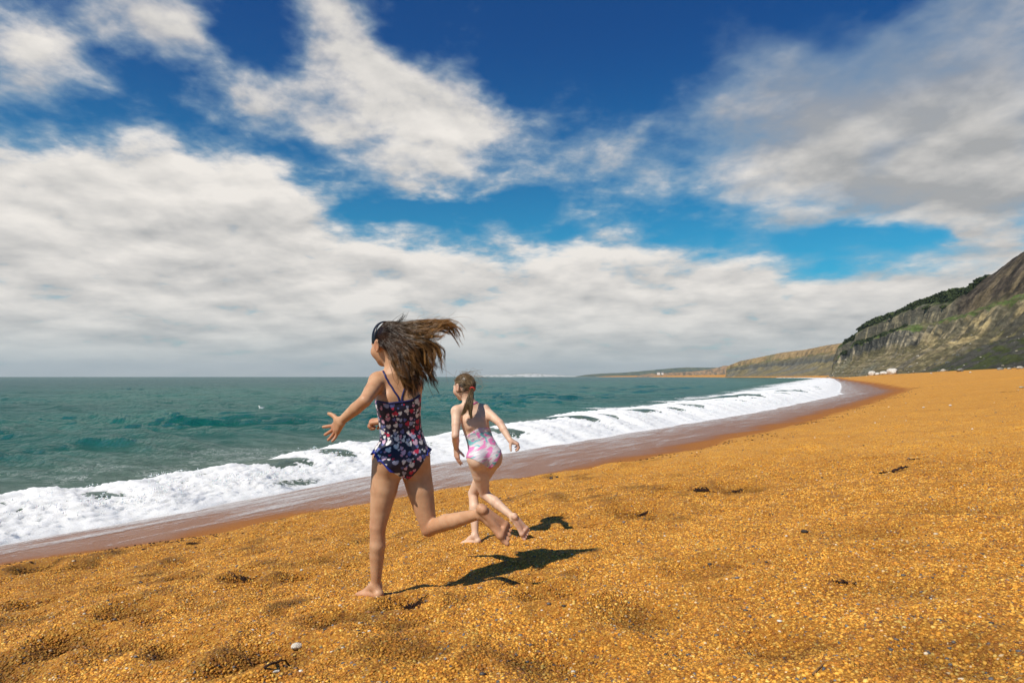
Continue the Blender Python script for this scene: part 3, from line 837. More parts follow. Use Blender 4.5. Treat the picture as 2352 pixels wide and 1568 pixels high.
# --- low cliffs farther round the bay, downs and the white headland across the water
def ridge(name, stn, D0, depth, ncol, nrow, colf, seed, zb=-2.0, bands=8, rough=1.0):
    s = np.array(stn, float)
    a = np.linspace(s[0, 0], s[-1, 0], ncol); y = np.interp(a, s[:, 0], s[:, 1])
    y = np.minimum(y + 1.0 * fbm(a / 16.0, a * 0 + seed, 4, seed=seed) * rough, 866)
    ux = (a - 1176) / 1568; v = np.array([ray(p_, q_)[1] for p_, q_ in zip(a, y)])
    t = np.linspace(0, 1, nrow)
    A, T = np.meshgrid(a, t, indexing='ij')
    f = np.minimum(T / 0.6, 1.0)
    back = np.clip((T - 0.6) / 0.4, 0, 1)
    D = D0 + depth * (0.22 * f + back * 0.78) + depth * 0.05 * fbm(A / 6, T * 3, 4, seed=seed + 1) * np.sin(f * math.pi)
    zt = np.maximum((CAM_Z + v * D0 * 1.02), 0.3)[:, None]
    Z = zb + (zt - zb) * f ** 0.75 - back ** 2 * zt * 0.8
    X = ux[:, None] * D
    n1 = fbm(A / 9, T * 5, 4, 0.6, seed=seed + 2)
    alb = colf(A, T, f, n1)
    o = mesh_np(name, np.stack([X, D, Z], -1).reshape(-1, 3), grid_faces(ncol, nrow)[:, ::-1], None, attrs={'albedo': np.clip(alb, 0.005, 0.9).reshape(-1, 3)})
    o.data.materials.append(color_terrain_material(name + '_ground', 0.4, 0.03, 4.0))
    tag(o, kind='structure')
def col_low(A, T, f, n1):
    c = lerpc(np.broadcast_to(C_(.34, .215, .115), A.shape + (3,)), C_(.15, .13, .09), sstep(-.1, .3, n1))
    return lerpc(c, GRN * 1.2, sstep(.92, 1.0, T) + (T > 0.62) * 0.7)
ridge('low_cliff', [(1462, 864), (1475, 860), (1495, 857), (1530, 855.5), (1580, 852.5), (1610, 850), (1640, 845), (1662, 838), (1700, 836)], 2300, 900, 160, 26, col_low, 401, rough=1.2)
ridge('downs', [(1322, 864.5), (1345, 860), (1380, 857), (1430, 855), (1480, 850.5), (1520, 846.5), (1550, 843.5), (1580, 842), (1620, 842.5), (1700, 842), (1800, 846)], 5600, 1800, 160, 22,
      lambda A, T, f, n1: lerpc(np.broadcast_to(C_(.060, .080, .045), A.shape + (3,)), C_(.12, .125, .055), sstep(-.1, .2, n1)), 421, rough=0.5)
ridge('chalk_headland', [(1085, 864.5), (1100, 861), (1130, 860), (1180, 859), (1205, 857), (1225, 856.5), (1260, 859), (1290, 861), (1325, 863), (1345, 864.6)], 9000, 1500, 140, 20,
      lambda A, T, f, n1: lerpc(lerpc(np.broadcast_to(C_(.72, .70, .66), A.shape + (3,)), C_(.30, .32, .25), sstep(.0, .25, n1)), C_(.13, .15, .07), sstep(.78, .95, f)), 441, rough=0.6)

# ------------------------------------------------------------------ dark scrub on the cliff top and its bench
def build_scrub():
    X, D, Z, B, T = NEAR
    rg = np.random.default_rng(31)
    pn = fbm(D / 14.0, X / 14.0, 3, seed=61)
    m = (T > 0.80) & (T < 0.965) & (B > 505) & (pn > -0.22 + 0.5 * (T < 0.86))
    m |= (T > 0.57) & (T < 0.72) & (B > 600) & (pn > -0.1)
    w = m.astype(float) * (1 + 2.0 * (T > 0.92)) * np.interp(B, [500, 690, 705, 715], [1, 1, .3, 0])
    idx = rg.choice(w.size, 1700, p=(w / w.sum()).ravel())
    C, V, F, A = [], [], [], []
    nf = 0
    base = np.array([[-1, -1, 0], [1, -1, 0], [1, 1, 0], [-1, 1, 0]], float)
    for k in idx:
        x, y, z = X.ravel()[k], D.ravel()[k], Z.ravel()[k]
        low = T.ravel()[k] < 0.75
        s = rg.uniform(0.8, 1.0) * rg.choice([1.0, 1.6, 2.6], p=[.45, .4, .15]) * (0.9 if low else 1.15)
        n = 46
        d = rg.normal(size=(n, 3)); d /= np.linalg.norm(d, axis=1)[:, None]
        d[:, 2] = np.abs(d[:, 2]) * 0.9
        P = np.array([x, y, z + 0.2]) + d * s * rg.uniform(0.55, 1.05, (n, 1)) * np.array([1.2, 1.2, 0.8])
        q = rg.normal(size=(n, 2, 3)); a_ = q[:, 0] / np.linalg.norm(q[:, 0], axis=1)[:, None]
        b_ = np.cross(a_, q[:, 1]); b_ /= np.linalg.norm(b_, axis=1)[:, None]
        sz_ = s * rg.uniform(0.16, 0.34, (n, 1, 1))
        V.append((P[:, None] + sz_ * (base[None, :, :1] * a_[:, None] + base[None, :, 1:2] * b_[:, None])).reshape(-1, 3))
        g = rg.uniform(0, 1); tone = (C_(.020, .032, .012) * (1 - g) + C_(.050, .066, .018) * g)
        A.append(np.repeat(tone[None] * rg.uniform(0.7, 1.3, (n, 1)), 4, 0))
    V = np.concatenate(V); A = np.concatenate(A)
    F = np.arange(len(V)).reshape(-1, 4)
    o = mesh_np('scrub', V, F, None, smooth=False, attrs={'albedo': A})
    m_, p, out = material('scrub_leaf')
    put(p, Base_Color=eattr('albedo', True), Roughness=0.8, Specular_IOR_Level=0.2)
    o.data.materials.append(m_)
    tag(o, kind='stuff')
build_scrub()

# ------------------------------------------------------------------ sea air
def build_haze(density):
    x0, x1, y0, y1, z0, z1 = -15000, 15000, -6000, 15000, -14.0, 260.0
    V = [(x, y, z) for z in (z0, z1) for (x, y) in ((x0, y0), (x1, y0), (x1, y1), (x0, y1))]
    F = [(3, 2, 1, 0), (4, 5, 6, 7), (0, 1, 5, 4), (1, 2, 6, 5), (2, 3, 7, 6), (3, 0, 4, 7)]
    o = mesh_np('haze', V, F, None, smooth=False)
    m = bpy.data.materials.new('haze'); m.use_nodes = True
    nt = m.node_tree; nt.nodes.clear()
    out = nt.nodes.new('ShaderNodeOutputMaterial'); pv_ = nt.nodes.new('ShaderNodeVolumePrincipled')
    pv_.inputs['Color'].default_value = (0.84, 0.95, 0.98, 1); pv_.inputs['Density'].default_value = density
    pv_.inputs['Anisotropy'].default_value = 0.2
    nt.links.new(pv_.outputs[0], out.inputs['Volume'])
    o.data.materials.append(m)
    tag(o, kind='stuff')
build_haze(0.00007)

# ------------------------------------------------------------------ figures: one smooth skin grown from a signed distance field
def unit(v): v = np.asarray(v, float); return v / np.linalg.norm(v)
def smin(a, b, k):
    if k <= 0: return np.minimum(a, b)
    h = np.clip(0.5 + 0.5 * (b - a) / k, 0, 1)
    return b + (a - b) * h - k * h * (1 - h)
class Field:
    def __init__(s, lo, hi, h):
        s.lo, s.h = np.array(lo, float), h
        s.n = np.ceil((np.array(hi) - s.lo) / h).astype(int) + 1
        s.d = np.full(s.n, 0.25, np.float32)
    def axes(s, sl):
        return [((np.arange(q.start, q.stop) * s.h + s.lo[i]).astype(np.float32)).reshape([-1 if j == i else 1 for j in range(3)]) for i, q in enumerate(sl)]
    def box(s, pts, m):
        pts = np.atleast_2d(pts)
        a = np.clip(np.floor((pts.min(0) - m - s.lo) / s.h).astype(int), 0, s.n - 1)
        b = np.clip(np.ceil((pts.max(0) + m - s.lo) / s.h).astype(int) + 1, 1, s.n)
        return tuple(slice(x, max(y, x + 1)) for x, y in zip(a, b))
    def add(s, sl, d, k):
        s.d[sl] = smin(s.d[sl], d, k)
    def cone(s, a, b, ra, rb, k=0.01, w=None, ws=1.0):
        """tapered limb from a to b; w, ws flatten it along one axis"""
        a, b = np.asarray(a, float), np.asarray(b, float)
        sl = s.box([a, b], max(ra, rb) * max(1, ws) + k + 3 * s.h)
        X, Y, Z = s.axes(sl)
        P = [X - a[0], Y - a[1], Z - a[2]]
        ba = b - a; L2 = max(ba @ ba, 1e-9)
        t = np.clip((P[0] * ba[0] + P[1] * ba[1] + P[2] * ba[2]) / L2, 0, 1)
        Q = [P[i] - t * ba[i] for i in range(3)]
        d2 = Q[0] ** 2 + Q[1] ** 2 + Q[2] ** 2
        if w is not None:
            qw = Q[0] * w[0] + Q[1] * w[1] + Q[2] * w[2]
            d2 = d2 + qw * qw * (1 / (ws * ws) - 1)
        s.add(sl, np.sqrt(np.maximum(d2, 0)) - (ra + t * (rb - ra)), k)
    def ell(s, c, ax, r, k=0.01):
        """ellipsoid with orthonormal axes ax and radii r"""
        c = np.asarray(c, float)
        sl = s.box([c], max(r) + k + 3 * s.h)
        X, Y, Z = s.axes(sl)
        P = [X - c[0], Y - c[1], Z - c[2]]
        q = 0; g = 0
        for e, rr in zip(ax, r):
            u_ = P[0] * e[0] + P[1] * e[1] + P[2] * e[2]
            q = q + (u_ / rr) ** 2; g = g + (u_ / rr ** 2) ** 2
        q = np.sqrt(q)
        s.add(sl, q * (q - 1) / np.sqrt(np.maximum(g, 1e-9)), k)
    def chain(s, pts, rad, k=0.01, kj=0.004):
        for i in range(len(pts) - 1): s.cone(pts[i], pts[i + 1], rad[i], rad[i + 1], k if i == 0 else kj)
    def merge(s, o, k):
        m = o.d < 0.12
        w = np.argwhere(m.any((1, 2)))[[0, -1], 0], np.argwhere(m.any((0, 2)))[[0, -1], 0], np.argwhere(m.any((0, 1)))[[0, -1], 0]
        sl = tuple(slice(a, b + 1) for a, b in w)
        s.d[sl] = smin(s.d[sl], o.d[sl], k)
    def sample(s, p):
        q = (np.asarray(p) - s.lo) / s.h
        i = np.clip(np.floor(q).astype(int), 0, s.n - 2); f = q - i
        r = 0
        for dx_ in (0, 1):
            for dy_ in (0, 1):
                for dz_ in (0, 1):
                    wt = (f[:, 0] if dx_ else 1 - f[:, 0]) * (f[:, 1] if dy_ else 1 - f[:, 1]) * (f[:, 2] if dz_ else 1 - f[:, 2])
                    r = r + wt * s.d[i[:, 0] + dx_, i[:, 1] + dy_, i[:, 2] + dz_]
        return r
    def grad(s, p):
        e = s.h * 1.2
        g = np.stack([s.sample(p + np.eye(3)[i] * e) - s.sample(p - np.eye(3)[i] * e) for i in range(3)], 1)
        return g / np.maximum(np.linalg.norm(g, axis=1), 1e-6)[:, None]
    def project(s, p, off=0.0):
        p = np.array(p, float)
        for _ in range(8):
            p = p - s.grad(p) * np.clip(s.sample(p) - off, -0.03, 0.03)[:, None]
        return p
def surface(d, lo, h, smooth=3):
    """surface nets"""
    n = np.array(d.shape)
    ins = d < 0
    c = np.zeros(n - 1, np.uint8)
    for i in (0, 1):
        for j in (0, 1):
            for k in (0, 1):
                c += ins[i:n[0] - 1 + i, j:n[1] - 1 + j, k:n[2] - 1 + k]
    act = np.argwhere((c > 0) & (c < 8))
    idx = np.full(n - 1, -1, np.int32); idx[tuple(act.T)] = np.arange(len(act))
    acc = np.zeros((len(act), 3)); cnt = np.zeros(len(act))
    cs = [np.array((i, j, k)) for i in (0, 1) for j in (0, 1) for k in (0, 1)]
    val = {tuple(q): d[tuple((act + q).T)].astype(float) for q in cs}
    for q in cs:
        for ax in range(3):
            if q[ax] == 0:
                r = q.copy(); r[ax] = 1
                a, b = val[tuple(q)], val[tuple(r)]
                m = (a < 0) != (b < 0)
                t = np.where(m, a / np.where(m, a - b, 1), 0)
                pt = np.broadcast_to(q, (len(act), 3)).astype(float).copy(); pt[:, ax] = t
                acc[m] += pt[m]; cnt[m] += 1
    V = (act + acc / cnt[:, None]) * h + lo
    F = []
    for ax in range(3):
        u_, v_ = (ax + 1) % 3, (ax + 2) % 3
        s0 = [slice(None)] * 3; s1 = [slice(None)] * 3
        s0[ax] = slice(0, -1); s1[ax] = slice(1, None)
        a, b = ins[tuple(s0)], ins[tuple(s1)]
        for flip, e in ((False, np.argwhere(a & ~b)), (True, np.argwhere(~a & b))):
            e = e[(e[:, u_] > 0) & (e[:, v_] > 0) & (e[:, u_] < n[u_] - 1) & (e[:, v_] < n[v_] - 1)]
            du, dv = np.eye(3, dtype=int)[u_], np.eye(3, dtype=int)[v_]
            q = np.stack([idx[tuple((e - du - dv).T)], idx[tuple((e - dv).T)], idx[tuple(e.T)], idx[tuple((e - du).T)]], 1)
            F.append(q[:, ::-1] if flip else q)
    F = np.concatenate(F)
    ed = np.concatenate([F[:, [0, 1]], F[:, [1, 2]], F[:, [2, 3]], F[:, [3, 0]]])
    deg = np.bincount(ed.ravel(), minlength=len(V)).astype(float)
    for it in range(smooth):
        a = np.zeros_like(V)
        for k in range(3):
            a[:, k] = np.bincount(ed[:, 0], V[ed[:, 1], k], len(V)) + np.bincount(ed[:, 1], V[ed[:, 0], k], len(V))
        V = V + (0.5 if it % 2 == 0 else -0.35) * (a / deg[:, None] - V)
    return V, F

class Torso:
    """body trunk: elliptical sections along the spine from crotch to neck"""
    def __init__(s, lo, hi, Lp, Ls, sec, bend):
        s.o = np.asarray(lo, float); s.ax = np.asarray(hi, float) - s.o; s.len = np.linalg.norm(s.ax); s.ax /= s.len
        s.Lp, s.Ls, s.sec, s.bend = unit(Lp), unit(Ls), np.array(sec, float), np.array(bend, float)
    def coords(s, X, Y, Z):
        P = [X - s.o[0], Y - s.o[1], Z - s.o[2]]
        h = P[0] * s.ax[0] + P[1] * s.ax[1] + P[2] * s.ax[2]
        t = np.clip(h / s.len, 0, 1)
        # side direction twists from hips to shoulders, kept square to the spine
        L_ = [s.Lp[i] * (1 - t) + s.Ls[i] * t for i in range(3)]
        d = L_[0] * s.ax[0] + L_[1] * s.ax[1] + L_[2] * s.ax[2]
        L_ = [L_[i] - d * s.ax[i] for i in range(3)]
        n = np.sqrt(L_[0] ** 2 + L_[1] ** 2 + L_[2] ** 2); L_ = [q / n for q in L_]
        F_ = [L_[1] * s.ax[2] - L_[2] * s.ax[1], L_[2] * s.ax[0] - L_[0] * s.ax[2], L_[0] * s.ax[1] - L_[1] * s.ax[0]]
        l = sum(P[i] * L_[i] for i in range(3)); f = sum(P[i] * F_[i] for i in range(3))
        bl, bf_ = np.interp(h, s.bend[:, 0], s.bend[:, 1]), np.interp(h, s.bend[:, 0], s.bend[:, 2])
        return l - bl, f - bf_, h
    def point(s, l, f, h):
        t = min(max(h / s.len, 0), 1)
        L_ = s.Lp * (1 - t) + s.Ls * t; L_ = unit(L_ - (L_ @ s.ax) * s.ax); F_ = np.cross(L_, s.ax)
        return s.o + s.ax * h + L_ * (l + np.interp(h, s.bend[:, 0], s.bend[:, 1])) + F_ * (f + np.interp(h, s.bend[:, 0], s.bend[:, 2]))
    def add(s, fld, k=0.02):
        e = s.sec
        m = e[:, 1].max() + 0.05
        sl = fld.box([s.o - s.ax * 0.03, s.o + s.ax * (s.len + 0.03)], m)
        X, Y, Z = fld.axes(sl)
        l, f, h = s.coords(X, Y, Z)
        # smooth section radii
        hh = np.linspace(e[0, 0], e[-1, 0], 400)
        kk = np.exp(-0.5 * (np.arange(-30, 31) / 14.0) ** 2); kk /= kk.sum()
        sm = lambda c: np.convolve(np.pad(np.interp(hh, e[:, 0], c), 30, mode='edge'), kk, 'valid')
        a, b = np.interp(h, hh, sm(e[:, 1])), np.interp(h, hh, sm(e[:, 2]))
        p = 2.3
        q = (np.abs(l / a) ** p + np.abs(f / b) ** p) ** (1 / p)
        d = (q - 1) * np.minimum(a, b)
        cap = np.maximum(e[0, 0] - h, h - e[-1, 0])
        d = np.maximum(d, cap + 0.0)
        fld.add(sl, d.astype(np.float32), k)

def foot(fld, A, f, n, s_in, sc, k=0.012, spread=0.0):
    """foot from ankle A: f towards the toes, n towards the sole, s_in towards the big toe"""
    f = unit(f); n = unit(n - (n @ f) * f); s_in = unit(np.cross(f, n)) * np.sign(np.cross(f, n) @ s_in)
    q = lambda a, b, c: A + (f * a + n * b + s_in * c) * sc
    heel = q(-.026, .032, 0); fld.cone(A, heel, .0225 * sc, .0215 * sc, .016)
    fld.cone(heel, q(-.018, .041, 0), .0215 * sc, .0205 * sc, .004)
    mid = q(.045, .026, .004)
    fld.cone(q(.006, .006, 0), mid, .028 * sc, .0225 * sc, k)
    bi, bo = q(.108, .052, .024), q(.094, .054, -.028)
    fld.cone(mid, bi, .022 * sc, .0155 * sc, k); fld.cone(mid, bo, .020 * sc, .0125 * sc, k)
    fld.cone(heel, bo, .020 * sc, .0115 * sc, .004); fld.cone(heel, q(.085, .050, .012), .020 * sc, .013 * sc, .004)
    fld.cone(bi, bo, .0155 * sc, .0125 * sc, .008)
    for i, (c0, l_, r) in enumerate([(.026, .043, .0115), (.009, .041, .0078), (-.006, .038, .0074), (-.020, .033, .0070), (-.033, .027, .0068)]):
        b0 = q(.108 - i * .0045, .054, c0); b1 = q(.108 - i * .0045 + l_ * .6, .052, c0 * (1.10 + spread)); b2 = q(.108 - i * .0045 + l_, .060, c0 * (1.12 + spread))
        fld.chain([b0, b1, b2], [r * 1.05 * sc, r * sc, r * .95 * sc], .003 if i else .006, .002)
def hand(fld, W, d, n, s, sc, curl, splay, thumb=(0.9, 0.3, 0.2), k=0.010):
    """hand from wrist W: d towards the knuckles, n out of the palm, s towards the thumb"""
    d = unit(d); n = unit(n - (n @ d) * d); s = unit(np.cross(d, n)) * np.sign(np.cross(d, n) @ s)
    kn = []
    for i, c0 in enumerate((.022, .0075, -.007, -.021)):
        b = W + (d * (.060, .063, .060, .053)[i] + s * c0 + n * -.002) * sc
        fld.cone(W + (s * c0 * .55 + d * .004) * sc, b, .0135 * sc, .0105 * sc, k)
        kn.append(b)
    fld.cone(W + d * .02 * sc + n * .004 * sc + s * .012 * sc, W + d * .045 * sc + n * .004 * sc - s * .010 * sc, .012 * sc, .010 * sc, .010)
    for i, (b, L_) in enumerate(zip(kn, (.054, .060, .055, .044))):
        r = (.0076, .0078, .0074, .0066)[i] * sc
        a = splay * (1.5 - i) / 1.5
        dd = unit(d * math.cos(a) + s * math.sin(a))
        pts, p, ang = [b], b, 0.0
        for j, fr in enumerate((.46, .30, .24)):
            ang += curl[i] * (0.8, 1.0, 0.7)[j]
            p = p + unit(dd * math.cos(ang) + n * math.sin(ang)) * L_ * fr * sc
            pts.append(p)
        fld.chain(pts, [r * 1.08, r, r * .93, r * .86], .004, .002)
    t0 = W + (d * .014 + s * .016 + n * .004) * sc
    td = unit(d * thumb[0] * .7 + s * (0.35 + thumb[1]) + n * thumb[2])
    t1 = t0 + td * .026 * sc; t2 = t1 + unit(td + d * .35) * .022 * sc; t3 = t2 + unit(td + d * .6) * .017 * sc
    fld.chain([t0, t1, t2, t3], [.0125 * sc, .0098 * sc, .0086 * sc, .0072 * sc], k, .003)
def head_field(fld, Hc, F, up, sc, neck):
    F = unit(F); up = unit(up - (up @ F) * F); L_ = np.cross(up, F)
    q = lambda l, f, u_: Hc + (L_ * l + F * f + up * u_) * sc
    ax = (L_, F, up)
    fld.ell(q(0, -.006, .014), ax, (.071 * sc, .088 * sc, .080 * sc), .01)
    fld.ell(q(0, .030, -.046), ax, (.054 * sc, .056 * sc, .056 * sc), .03)
    fld.ell(q(0, .058, -.085), ax, (.022 * sc, .020 * sc, .018 * sc), .02)
    fld.cone(q(0, .078, -.012), q(0, .094, -.036), .008 * sc, .0105 * sc, .012)
    fld.cone(q(-.010, .088, -.040), q(.010, .088, -.040), .006 * sc, .006 * sc, .008)
    fld.cone(q(-.014, .078, -.062), q(.014, .078, -.062), .006 * sc, .006 * sc, .007)
    fld.cone(q(-.011, .077, -.070), q(.011, .077, -.070), .006 * sc, .006 * sc, .006)
    for sg in (-1, 1):
        fld.cone(q(sg * .016, .083, .006), q(sg * .044, .072, .004), .007 * sc, .007 * sc, .012)
        fld.ell(q(sg * .042, .052, -.036), ax, (.022 * sc, .022 * sc, .022 * sc), .025)
        # ear: rim, bowl and lobe standing off the head
        e0 = q(sg * .070, -.008, -.014)
        out_ = unit(L_ * sg - F * .45)
        rim = [e0 + (F * (.012 * math.cos(a) - .004) + up * (.025 * math.sin(a)) + out_ * .010) * sc for a in np.linspace(R(20), R(270), 9)]
        for a_, b_ in zip(rim[:-1], rim[1:]): fld.cone(a_, b_, .0042 * sc, .0042 * sc, .004)
        fld.ell(e0 + out_ * .004 * sc, (out_, F, up), (.007 * sc, .013 * sc, .024 * sc), .006)
    fld.cone(neck, q(0, -.026, -.050), .039 * sc, .041 * sc, .028)
    return q, ax

def skin_material(name, SKIN_A, SKIN_B, SKIN_RED):
    m, p, out = material(name)
    pos = ecoord('Object')
    n = enoise(pos, 14.0, 4, 0.6); n2 = enoise(pos, 160.0, 3, 0.6)
    c = emix(esmooth(n, 0.35, 0.65), SKIN_A, SKIN_B)
    c = emix(eattr('flush') * 0.7, c, SKIN_RED)
    put(p, Base_Color=c, Roughness=0.50, Subsurface_Weight=0.15, Subsurface_Radius=(1.0, 0.35, 0.2), Subsurface_Scale=0.006, Specular_IOR_Level=0.4,
        Normal=ebump(n2, 0.10, 0.002))
    return m
MAT_SKIN_A = skin_material('tanned_skin', (0.49, 0.255, 0.135), (0.58, 0.330, 0.185), (0.48, 0.160, 0.085))
MAT_SKIN_B = skin_material('fair_skin', (0.64, 0.405, 0.275), (0.72, 0.490, 0.345), (0.56, 0.215, 0.150))


# strands of hair: many fine tapering tubes in one mesh
def strands(name, paths, rad, cols, mat, parent, org):
    """paths (n, m, 3), rad (n, m), cols (n, m, 3)"""
    n, m, dummy = paths.shape
    T = np.gradient(paths, axis=1); T /= np.maximum(np.linalg.norm(T, axis=2, keepdims=True), 1e-9)
    ref = np.broadcast_to(np.array([0.31, 0.52, 0.79]), T.shape)
    A = np.cross(T, ref); A /= np.maximum(np.linalg.norm(A, axis=2, keepdims=True), 1e-9)
    B = np.cross(T, A)
    ring = [paths + (A * math.cos(a) + B * math.sin(a)) * rad[..., None] for a in (0, 2.0944, 4.1888)]
    V = np.stack(ring, 2)                            # n, m, 3ring, 3
    i = (np.arange(n)[:, None, None] * m + np.arange(m - 1)[None, :, None]) * 3 + np.arange(3)[None, None, :]
    j = (np.arange(n)[:, None, None] * m + np.arange(m - 1)[None, :, None]) * 3 + (np.arange(3)[None, None, :] + 1) % 3
    F = np.stack([i, j, j + 3, i + 3], -1).reshape(-1, 4)
    C = np.repeat(cols[:, :, None], 3, 2)
    return mesh_np(name, V.reshape(-1, 3) - org, F, mat, parent, attrs={'albedo': C.reshape(-1, 3)})
def spline(P, m):
    """Catmull-Rom through P (n, k, 3) -> (n, m, 3)"""
    n, k, dummy = P.shape
    Q = np.concatenate([2 * P[:, :1] - P[:, 1:2], P, 2 * P[:, -1:] - P[:, -2:-1]], 1)
    t = np.linspace(0, k - 1 - 1e-6, m); i = t.astype(int); f = (t - i)[None, :, None]
    a, b, c, d = Q[:, i], Q[:, i + 1], Q[:, i + 2], Q[:, i + 3]
    return 0.5 * (2 * b + (c - a) * f + (2 * a - 5 * b + 4 * c - d) * f ** 2 + (3 * b - a - 3 * c + d) * f ** 3)
def hair_material(name, gloss=0.34):
    m, p, out = material(name)
    put(p, Base_Color=eattr('albedo', True), Roughness=gloss, Specular_IOR_Level=0.45)
    tl = E.nt.nodes.new('ShaderNodeBsdfTranslucent'); E.nt.links.new(eattr('albedo', True), tl.inputs['Color'])
    mx = E.nt.nodes.new('ShaderNodeMixShader'); mx.inputs[0].default_value = 0.25
    E.nt.links.new(p.outputs[0], mx.inputs[1]); E.nt.links.new(tl.outputs[0], mx.inputs[2]); E.nt.links.new(mx.outputs[0], out.inputs[0])
    return m
def scalp_points(q, rg, n, keep):
    """random roots on the skull (unit directions l, f, u) kept by the hairline test"""
    d = rg.normal(size=(n * 6, 3)); d /= np.linalg.norm(d, axis=1)[:, None]
    d = d[keep(d[:, 0], d[:, 1], d[:, 2])][:n]
    P = np.array([q(.073 * a, -.006 + .090 * b, .014 + .082 * c) for a, b, c in d])
    return d, P
def hairline(l, f, u_):
    return ~((f > 0.30) & (u_ < 0.50 - 0.25 * (np.abs(l) > .6))) & (u_ > -0.60) & ~((np.abs(l) > 0.8) & (u_ < -0.05) & (f > -0.45)) & (f < 0.86 + u_)
def scalp_cap(name, q, mat, parent, org, colr, sc=1.0):
    nu, nv = 64, 40
    th = np.linspace(0, 2 * math.pi, nu); ph = np.linspace(0.02, math.pi * .72, nv)
    TH, PH = np.meshgrid(th, ph, indexing='ij')
    l, f, u_ = np.sin(PH) * np.cos(TH), np.sin(PH) * np.sin(TH), np.cos(PH)
    keep = hairline(l, f, u_)
    V = np.array([q(.0735 * a, -.006 + .0905 * b, .014 + .083 * c) for a, b, c in zip(l.ravel(), f.ravel(), u_.ravel())])
    F = grid_faces(nu, nv)
    F = F[keep.ravel()[F].all(1)]
    return mesh_np(name, V - org, F, mat, parent, attrs={'albedo': np.broadcast_to(colr, (len(V), 3))})
def tube_mesh(name, P, r, mat, parent, org, sides=8, flat=None, closed=False):
    """tube along P (m,3); flat=(normal array, ratio) makes a strap"""
    P = np.asarray(P, float); m = len(P)
    T = np.gradient(P, axis=0); T /= np.linalg.norm(T, axis=1)[:, None]
    N_ = flat[0] if flat is not None else np.cross(T, np.array([.3, .5, .8]))
    N_ = N_ - (N_ * T).sum(1)[:, None] * T; N_ /= np.linalg.norm(N_, axis=1)[:, None]
    B = np.cross(T, N_)
    ra = np.broadcast_to(np.asarray(r, float), (m,))
    a = np.linspace(0, 2 * math.pi, sides, endpoint=False)
    rt = flat[1] if flat is not None else 1.0
    V = P[:, None] + (N_[:, None] * np.cos(a)[None, :, None] * rt + B[:, None] * np.sin(a)[None, :, None]) * ra[:, None, None]
    i = np.arange(m - 1)[:, None] * sides + np.arange(sides)[None]; j = np.arange(m - 1)[:, None] * sides + (np.arange(sides)[None] + 1) % sides
    F = np.stack([i, j, j + sides, i + sides], -1).reshape(-1, 4)
    return mesh_np(name, V.reshape(-1, 3) - org, F, mat, parent)
def fabric(name, colorsock=None, base=None):
    m, p, out = material(name)
    return m, p

